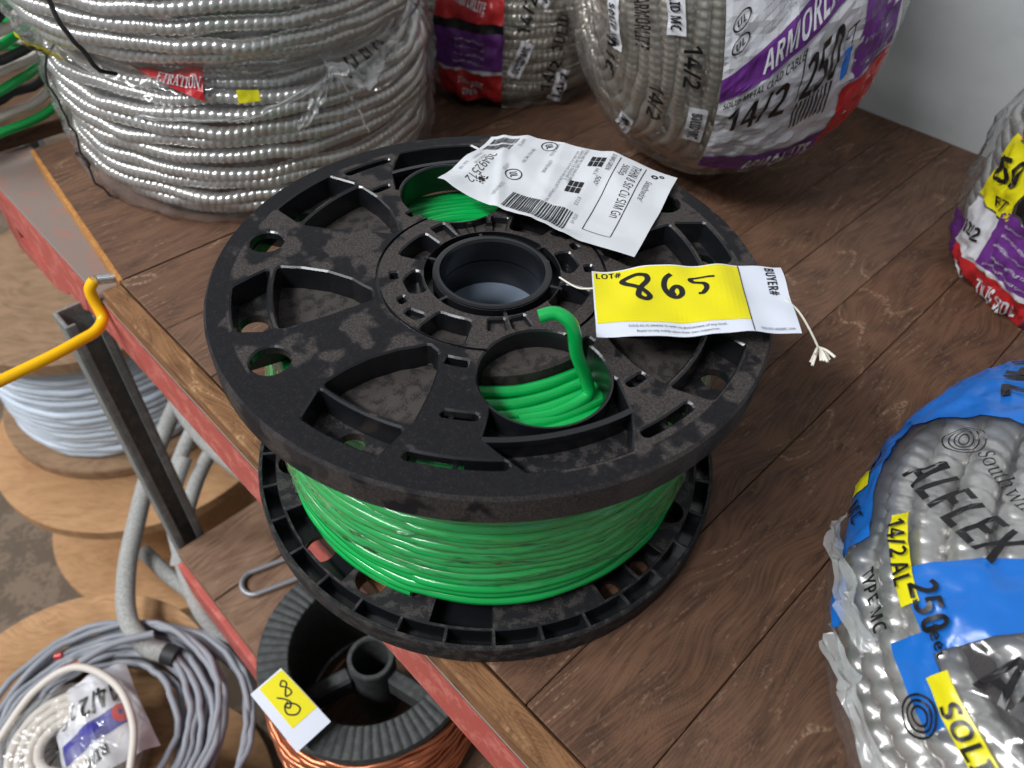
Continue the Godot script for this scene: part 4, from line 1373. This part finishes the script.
# the big printed panel of the standing coil: reads across the turns
func wrapper(k: Coil, node: Node3D):
	var a0 := deg_to_rad(195)
	var w0 := 0.062     # left edge of the panel; x runs towards smaller w
	# the print lies askew on the bag: it climbs to the right, more so higher up
	var fn := func(off: float) -> Callable:
		var on := on_coil(k, node, a0, w0, true, off)
		return func(x, y): return on.call(x, y + x * clampf(0.12 + 9.2 * (y + 0.075), 0.08, 0.92))
	var plain := on_coil(k, node, a0, w0, true, 0.0016)
	var g: Callable = fn.call(0.0024)
	var mb := MB.new()
	bar(mb, 0.0, -0.085, 0.148, 0.120, plain, 34, 44)
	put("printed_panel", mb.mesh(), M.print_white, node)
	for b in [[0.0, 0.000, 0.092, 0.021], [0.0, -0.088, 0.098, -0.066], [0.102, -0.042, 0.140, 0.004]]:
		mb = MB.new()
		bar(mb, b[0], b[1], b[2], b[3], g, 20, 10)
		put("purple_print", mb.mesh(), M.purple, node)
	mb = MB.new()
	bar(mb, 0.098, -0.088, 0.146, -0.044, g, 10, 14)
	put("red_print", mb.mesh(), M.print_red, node)
	g = fn.call(0.0034)
	mb = MB.new()
	write(mb, "ARMORLITE", 0.056, 0.0105, 0.014, 0.056, 0.0, g, true, false, 0.010)
	put("white_lettering", mb.mesh(), M.print_white, node)
	mb = MB.new()
	write(mb, "ARMORLITE", 0.062, -0.077, 0.014, 0.052, 0.0, g, true, false, 0.010)
	put("white_lettering", mb.mesh(), M.print_white, node)
	mb = MB.new()
	write(mb, "14/2", 0.029, -0.0225, 0.022, 0.040, 0.0, g, true, false, 0.010)
	write(mb, "250", 0.072, -0.0195, 0.023, 0.026, 0.0, g, true, false, 0.010)
	write(mb, "FT", 0.0915, -0.018, 0.008, 0.008, 0.0, g, false, false, 0.010)
	write(mb, "SOLID METAL CLAD CABLE", 0.030, -0.0050, 0.0050, 0.052, 0.0, g, true, false, 0.010)
	bar(mb, 0.0560, -0.030, 0.0570, -0.002, g, 1, 10)
	for i in 9:
		bar(mb, 0.058 + 0.0030 * i, -0.048, 0.0594 + 0.0030 * i, -0.032, g, 1, 6)
	for c in [[0.011, 0.056], [0.011, 0.040]]:
		circle_mark(mb, c[0], c[1], 0.0060, 0.0010, g)
		write(mb, "UL", c[0], c[1], 0.005, 0.006, 0.0, g, true, false, 0.01)
	put("black_lettering", mb.mesh(), M.print_black, node)
	mb = MB.new()
	for i in 6:
		write(mb, "listed type MC cable with insulated ground for use in wet", 0.030, -0.0385 - 0.0045 * i, 0.0024, 0.050 - 0.004 * (i % 3), 0.0, g, false, false, 0.02)
	for i in 5:
		write(mb, "maximum 600 volts metal clad copper", 0.055, 0.054 - 0.006 * i, 0.0028, 0.060, 0.0, g, false, false, 0.02)
	for i in 5:
		write(mb, "handle with care", 0.121, 0.000 - 0.009 * i, 0.003, 0.030, 0.0, fn.call(0.0036), false, false, 0.02)
	put("fine_print", mb.mesh(), M.ink_grey, node)
	mb = MB.new()
	bar(mb, 0.0885, -0.0345, 0.0945, -0.0225, fn.call(0.0040), 2, 4)
	put("flag_print", mb.mesh(), M.print_blue, node)

# ---------------------------------------------------------------- things below the shelf
func build_below():
	rng.seed = 21
	# copper wire spool on the lower shelf
	var cs := thing("wire_spool", "charcoal ribbed spool of bare copper wire on the lower shelf", "spool", Vector3(-0.1111, -0.45, 0.0013))
	var mb := MB.new()
	var p := PackedVector3Array()
	var cnt := 432
	for i in 6:
		var r: float = [0.105, 0.105, 0.1035, 0.077, 0.0745, 0.0745][i]
		var y: float = [0.138, 0.1475, 0.150, 0.150, 0.1475, 0.02][i]
		for j in cnt:
			var a := TAU * j / cnt
			var groove := 0.0014 * smoothstep(0.2, 0.5, absf(fposmod(j / 6.0, 1.0) - 0.5)) if (i == 2 or i == 3) else 0.0
			p.append(Vector3(cos(a) * r, y - groove, sin(a) * r))
	mb.grid(p, 6, cnt, false, true, false)
	put("ribbed_flange", mb.mesh(), M.charcoal, cs)
	mb = MB.new()
	mb.lathe(PackedVector2Array([Vector2(0.0235, 0.02), Vector2(0.0235, 0.122), Vector2(0.0225, 0.124), Vector2(0.019, 0.124), Vector2(0.0178, 0.122), Vector2(0.0178, 0.01)]), 48)
	put("hub", mb.mesh(), M.charcoal, cs)
	for k in 3:
		mb = MB.new()
		var a := deg_to_rad(150.0 + 120.0 * k)
		mb.box(Vector3(cos(a) * 0.049, 0.098, sin(a) * 0.049), Vector3(0.052, 0.03, 0.016), 0.003, Basis(Vector3.UP, -a))
		put("spoke", mb.mesh(), M.charcoal, cs)
	mb = MB.new()
	mb.lathe(PackedVector2Array([Vector2(0.1045, 0.0005), Vector2(0.105, 0.010), Vector2(0.074, 0.012)]), 64)
	put("bottom_flange", mb.mesh(), M.charcoal, cs)
	mb = MB.new()
	for i in 17:
		var rr := 0.100 + 0.006 * rng.randf() + (0.003 if i < 8 else 0.0)
		mb.tube(ring_path(Vector3(rng.randf_range(-0.002, 0.002), 0.020 + 0.0068 * i, rng.randf_range(-0.001, 0.003)), rr, 80, 0.005, 600 + i, Vector2(rng.randf_range(-0.004, 0.004), rng.randf_range(-0.004, 0.004))), 0.0034, 8, true)
	put("copper_wire", mb.mesh(), M.copper, cs).set_meta("label", "bare bright copper wire winding")
	# steel loop on the lower shelf
	var lo := MB.new()
	var o := Vector3(-0.255, -0.446, -0.158)
	var la := Vector3(-0.9, 0, 0.44).normalized()
	var lc := la.cross(Vector3.UP)
	var lp := PackedVector3Array()
	for i in 40:
		var a := TAU * i / 40
		lp.append(la * (0.030 * signf(cos(a)) * (1.0 if absf(cos(a)) > 0.02 else 0.0) + 0.0165 * cos(a)) + lc * 0.0165 * sin(a))
	lo.tube(lp, 0.0036, 8, true)
	var lpn := put("steel_loop", lo.mesh(), M.steel)
	lpn.position = o
	tag(lpn, "dull steel wire loop lying on the lower shelf planks", "loop")
	# wooden cable reel with grey cable on top
	reel("cable_reel", "plywood cable reel with loops of thin grey cable lying on top", Vector3(-0.52, -1.0, -0.026), 0.184, 0.40, M.ply)
	var gc := thing("cable_hank", "loose hank of thin grey cable lying on the plywood reel", "cable", Vector3(-0.465, -0.60, -0.005))
	for i in 22:
		mb = MB.new()
		var r := rng.randf_range(0.098, 0.148)
		var cx := Vector3(rng.randf_range(-0.012, 0.012), 0.006 + 0.0016 * i, rng.randf_range(-0.010, 0.010))
		if i > 18:
			r = 0.156
			cx = Vector3(0.020, 0.010, 0.006 * (i - 19))
		mb.tube(ring_path(cx, r, 72, 0.007, 700 + i, Vector2(rng.randf_range(-0.004, 0.004), rng.randf_range(-0.004, 0.004))), 0.0043, 8, true)
		put("cable_loop", mb.mesh(), M.grey_cable, gc)
	# small bagged coil inside the hank
	var K := new_coil(Vector3(-0.478, -0.561, 0.020), 0.040, 0.033, 0.036, 0.7, 480)
	K.ground = -0.6
	K.amp = 0.004
	K.setup()
	var kc := thing("cable_coil", "small coil of white cable in a blue and white printed bag", "cable coil", Vector3(-0.478, -0.60, 0.020))
	mb = MB.new()
	for i in 6:
		mb.tube(ring_path(Vector3(0, 0.010 + 0.011 * i, 0), 0.062 - 0.002 * (i % 2), 60, 0.003, 760 + i), 0.0055, 8, true)
	for i in 4:
		mb.tube(ring_path(Vector3(0, 0.066, 0), 0.030 + 0.010 * i, 48, 0.002, 770 + i), 0.0055, 8, true)
	put("white_cable", mb.mesh(), M.white_cable, kc)
	bag(K, kc, "plastic_bag", M.bag_dull, 0.0, TAU, -0.05, 0.10, 90, 28)
	var kb := [Vector3(-0.4544, -0.520, -0.0883), Vector3(-0.5197, -0.520, -0.0304), Vector3(-0.3808, -0.520, 0.0104), Vector3(-0.4556, -0.520, 0.0795)]
	var kf := func(x, y, off := 0.0):
		var u: float = x / 0.085
		var v: float = y / 0.085
		var q: Vector3 = kb[0].lerp(kb[1], u).lerp(kb[2].lerp(kb[3], u), v)
		q.y += off - 0.022 * pow(absf(2.0 * u - 1.0), 2.0) - 0.012 * pow(absf(2.0 * v - 1.0), 2.0) + 0.002 * sin(u * 19.0 + v * 5.0) + 0.0015 * sin(v * 23.0)
		return q - kc.position
	var kp := PackedVector3Array()
	for i in 25:
		for j in 25:
			kp.append(kf.call(0.085 * i / 24.0, 0.085 * j / 24.0))
	mb = MB.new()
	mb.grid(kp, 25, 25)
	put("printed_panel", mb.mesh(), M.print_white, kc)
	var k1 := func(x, y): return kf.call(x, y, 0.0008)
	var k2 := func(x, y): return kf.call(x, y, 0.0016)
	mb = MB.new()
	bar(mb, 0.012, 0.043, 0.080, 0.060, k1, 16, 5)
	put("blue_band", mb.mesh(), M.print_navy, kc)
	mb = MB.new()
	write(mb, "14/2", 0.034, 0.029, 0.019, 0.038, 0.0, k2, true, false, 0.008)
	write(mb, "2 G", 0.068, 0.026, 0.013, 0.018, 0.0, k2, false, false, 0.008)
	write(mb, "RIM", 0.050, 0.071, 0.009, 0.022, 0.0, k2, true, false, 0.008)
	put("lettering", mb.mesh(), M.print_black, kc)
	mb = MB.new()
	circle_mark(mb, 0.018, 0.050, 0.0085, 0.006, k2)
	put("red_seal", mb.mesh(), M.print_red, kc)
	var wc := MB.new()
	wc.tube(smooth_path(PackedVector3Array([Vector3(-0.57, -0.553, 0.010), Vector3(-0.54, -0.530, -0.040), Vector3(-0.495, -0.515, -0.065), Vector3(-0.440, -0.515, -0.045), Vector3(-0.405, -0.520, 0.0), Vector3(-0.395, -0.53, 0.05)]), 0.006), 0.0045, 8)
	tag(put("white_cable", wc.mesh(), M.white_cable), "white cable arching over the small bagged coil", "cable")
	# stripped plug lying on the hank
	var pg := thing("cable_end", "stripped cable end with red wire and copper tip on the hank", "cable", Vector3(-0.50, -0.566, -0.075))
	mb = MB.new()
	mb.tube(smooth_path(PackedVector3Array([Vector3(-0.004, 0.028, -0.006), Vector3(0.03, 0.030, -0.030), Vector3(0.075, 0.028, -0.045)]), 0.006), 0.0050, 8)
	put("jacket", mb.mesh(), M.grey_cable, pg)
	mb = MB.new()
	mb.tube(PackedVector3Array([Vector3(-0.022, 0.029, 0.004), Vector3(-0.004, 0.028, -0.006)]), 0.0036, 8)
	put("copper_tip", mb.mesh(), M.copper, pg)
	mb = MB.new()
	mb.tube(PackedVector3Array([Vector3(-0.036, 0.029, -0.012), Vector3(-0.028, 0.030, -0.014)]), 0.0042, 8)
	put("red_wire", mb.mesh(), M.print_red, pg)
	# big reels further under the shelf
	reel("cable_reel", "large pale plywood cable reel standing under the shelf", Vector3(-0.654, -1.0, -0.632), 0.26, 0.30, M.ply)
	var br := thing("cable_reel", "weathered wooden reel wound with pale grey blue cable", "cable reel", Vector3(-0.70, -0.70, -0.70))
	mb = MB.new()
	mb.lathe(PackedVector2Array([Vector2(0.0, 0.0), Vector2(0.219, 0.0), Vector2(0.22, 0.004), Vector2(0.22, 0.018), Vector2(0.218, 0.022), Vector2(0.0, 0.022)]), 72)
	for i in mb.uv.size():
		mb.uv[i] = Vector2(mb.v[i].x + mb.v[i].y, mb.v[i].z)
	put("lower_disc", mb.mesh(), M.ply_grey, br)
	mb = MB.new()
	mb.lathe(PackedVector2Array([Vector2(0.0, 0.255), Vector2(0.215, 0.255), Vector2(0.217, 0.257), Vector2(0.217, 0.277), Vector2(0.215, 0.279), Vector2(0.035, 0.279), Vector2(0.034, 0.277), Vector2(0.034, 0.2)]), 72)
	for i in mb.uv.size():
		mb.uv[i] = Vector2(mb.v[i].x + mb.v[i].y, mb.v[i].z)
	put("upper_disc", mb.mesh(), M.ply_grey, br)
	mb = MB.new()
	mb.lathe(PackedVector2Array([Vector2(0.12, 0.02), Vector2(0.12, 0.256)]), 48)
	put("barrel", mb.mesh(), M.ply_grey, br)
	mb = MB.new()
	for i in 17:
		mb.tube(ring_path(Vector3(0, 0.032 + 0.0132 * i, 0), 0.180 + 0.008 * rng.randf() + 0.0006 * i, 72, 0.004, 800 + i), 0.0072, 8, true)
	put("cable_winding", mb.mesh(), M.pale_cable, br)
	# thick grey flexible cables hanging behind the post
	var ways := [[Vector3(-0.455, -0.16, -0.545), Vector3(-0.471, -0.30, -0.502), Vector3(-0.477, -0.38, -0.483), Vector3(-0.463, -0.44, -0.439), Vector3(-0.421, -0.48, -0.396), Vector3(-0.364, -0.50, -0.357), Vector3(-0.32, -0.52, -0.33)],
		[Vector3(-0.43, -0.36, -0.49), Vector3(-0.451, -0.42, -0.451), Vector3(-0.496, -0.50, -0.431), Vector3(-0.505, -0.52, -0.369), Vector3(-0.50, -0.53, -0.287), Vector3(-0.495, -0.545, -0.218), Vector3(-0.475, -0.555, -0.152), Vector3(-0.441, -0.560, -0.115), Vector3(-0.411, -0.566, -0.106)],
		[Vector3(-0.44, -0.48, -0.36), Vector3(-0.446, -0.50, -0.302), Vector3(-0.43, -0.53, -0.247), Vector3(-0.388, -0.57, -0.17), Vector3(-0.335, -0.62, -0.13), Vector3(-0.306, -0.68, -0.098), Vector3(-0.29, -0.80, -0.08), Vector3(-0.28, -0.97, -0.07)],
		[Vector3(-0.427, -0.545, -0.223), Vector3(-0.421, -0.50, -0.302), Vector3(-0.415, -0.50, -0.394), Vector3(-0.383, -0.50, -0.497), Vector3(-0.33, -0.50, -0.58)],
		[Vector3(-0.467, -0.52, -0.336), Vector3(-0.445, -0.48, -0.412), Vector3(-0.419, -0.47, -0.485), Vector3(-0.37, -0.47, -0.55)],
		[Vector3(-0.497, -0.575, -0.264), Vector3(-0.455, -0.585, -0.232), Vector3(-0.395, -0.61, -0.195), Vector3(-0.335, -0.67, -0.14), Vector3(-0.30, -0.85, -0.11), Vector3(-0.29, -0.985, -0.10)]]
	var thick: MeshInstance3D
	var says := ["thick grey flexible cable hanging beside the steel post", "thick grey cable sagging down onto the plywood reel", "grey flexible cable dropping past the lower shelf end", "grey cable crossing behind the foot of the steel post", "grey cable rising under the red beam behind the post", "grey cable draped over the plywood reel to the floor"]
	for i in ways.size():
		mb = MB.new()
		mb.tube(smooth_path(PackedVector3Array(ways[i]), 0.008), 0.0125 if i < 2 else 0.0105, 12)
		var fc := put("flexible_cable", mb.mesh(), M.thick_cable)
		tag(fc, says[i], "cable")
		if i == 1:
			thick = fc
	var en := MB.new()
	en.tube(PackedVector3Array([Vector3(-0.415, -0.5655, -0.107), Vector3(-0.398, -0.567, -0.102)]), 0.0135, 12)
	put("taped_end", en.mesh(), M.black_jacket, thick).set_meta("label", "black taped cable end")

func reel(called: String, label: String, at: Vector3, r: float, h: float, m: Material):
	var o := thing(called, label, "cable reel", at)
	for k in 2:
		var y := (h - 0.022) * k
		var mb := MB.new()
		mb.lathe(PackedVector2Array([Vector2(0.0, y), Vector2(r - 0.001, y), Vector2(r, y + 0.001), Vector2(r, y + 0.021), Vector2(r - 0.001, y + 0.022), Vector2(0.0, y + 0.022)]), 96)
		for i in mb.uv.size():
			mb.uv[i] = Vector2(mb.v[i].x + mb.v[i].y, mb.v[i].z)
		put("disc", mb.mesh(), m, o)
	var mb := MB.new()
	mb.lathe(PackedVector2Array([Vector2(r * 0.55, 0.02), Vector2(r * 0.55, h - 0.02)]), 48)
	put("barrel", mb.mesh(), m, o)

# ---------------------------------------------------------------- main
func _ready():
	# camera
	var cam := Camera3D.new()
	cam.name = "camera"
	var lens := CameraAttributesPhysical.new()
	lens.frustum_focal_length = 23.78
	lens.frustum_focus_distance = 0.43
	lens.exposure_aperture = 8.5
	cam.attributes = lens
	cam.near = 0.05
	cam.far = 100.0
	add_child(cam)
	var eye := Vector3(0.0, 0.40967502, 0.33071358)
	var fwd := Vector3(0.02934802, -0.71920137, -0.6941816)
	cam.look_at_from_position(eye, eye + fwd, Vector3(-0.02521952, 0.69372689, -0.71979648))
	cam.current = true
	# surroundings: dim light of the hall
	var we := WorldEnvironment.new()
	var env := Environment.new()
	env.background_mode = Environment.BG_COLOR
	env.background_color = rgb8(140, 143, 148)
	env.background_energy_multiplier = 1.0
	env.tonemap_mode = Environment.TONE_MAPPER_LINEAR
	env.tonemap_exposure = 1.0
	env.sdfgi_enabled = true
	env.ssao_enabled = true
	env.ssil_enabled = true
	we.environment = env
	we.name = "surroundings"
	add_child(we)
	make_materials()
	# ceiling strip lights over the aisle
	for k in 2:
		var at := T(-2.2 + 1.9 * k, 2.2, 1.75)
		var fx := thing("strip_light", ["long white ceiling strip light over the aisle beside the stacked coils", "long white ceiling strip light over the aisle beside the green wire spool"][k], "light", at, -RACK, "ceiling strip lights over the aisle")
		var mb := MB.new()
		mb.box(Vector3(0, 0.04, 0), Vector3(1.3, 0.07, 0.34), 0.01)
		put("housing", mb.mesh(), M.ceiling, fx)
		mb = MB.new()
		mb.box(Vector3(0, 0.0, 0), Vector3(1.24, 0.012, 0.30), 0.003)
		put("diffuser", mb.mesh(), M.lamp, fx)
		var l := AreaLight3D.new()
		l.name = "strip_glow"
		l.area_size = Vector2(1.24, 0.30)
		l.light_color = rgb8(250, 252, 255)
		l.light_energy = 8.6
		l.area_range = 12.0
		l.shadow_enabled = true
		fx.add_child(l)
		l.position = Vector3(0, -0.012, 0)
		l.rotation.x = -PI / 2
	# the setting
	var rot := Basis(Vector3.UP, -RACK)
	var w := MB.new()
	w.box(T(0.0, 0.9, -0.739), Vector3(6.0, 3.8, 0.1), 0.002, rot)
	struct("wall_back", w.mesh(), M.wall, "light grey painted wall behind the rack")
	w = MB.new()
	w.box(T(0, -1.05, 0.8), Vector3(6.0, 0.1, 5.0), 0.002, rot)
	struct("floor", w.mesh(), M.concrete, "brown grey concrete floor")
	build_rack()
	print("rack ", Time.get_ticks_msec())
	build_spool()
	print("spool ", Time.get_ticks_msec())
	lot_tag()
	build_coils()
	print("coils ", Time.get_ticks_msec())
	build_below()
	small_tag()
	print("done ", Time.get_ticks_msec())
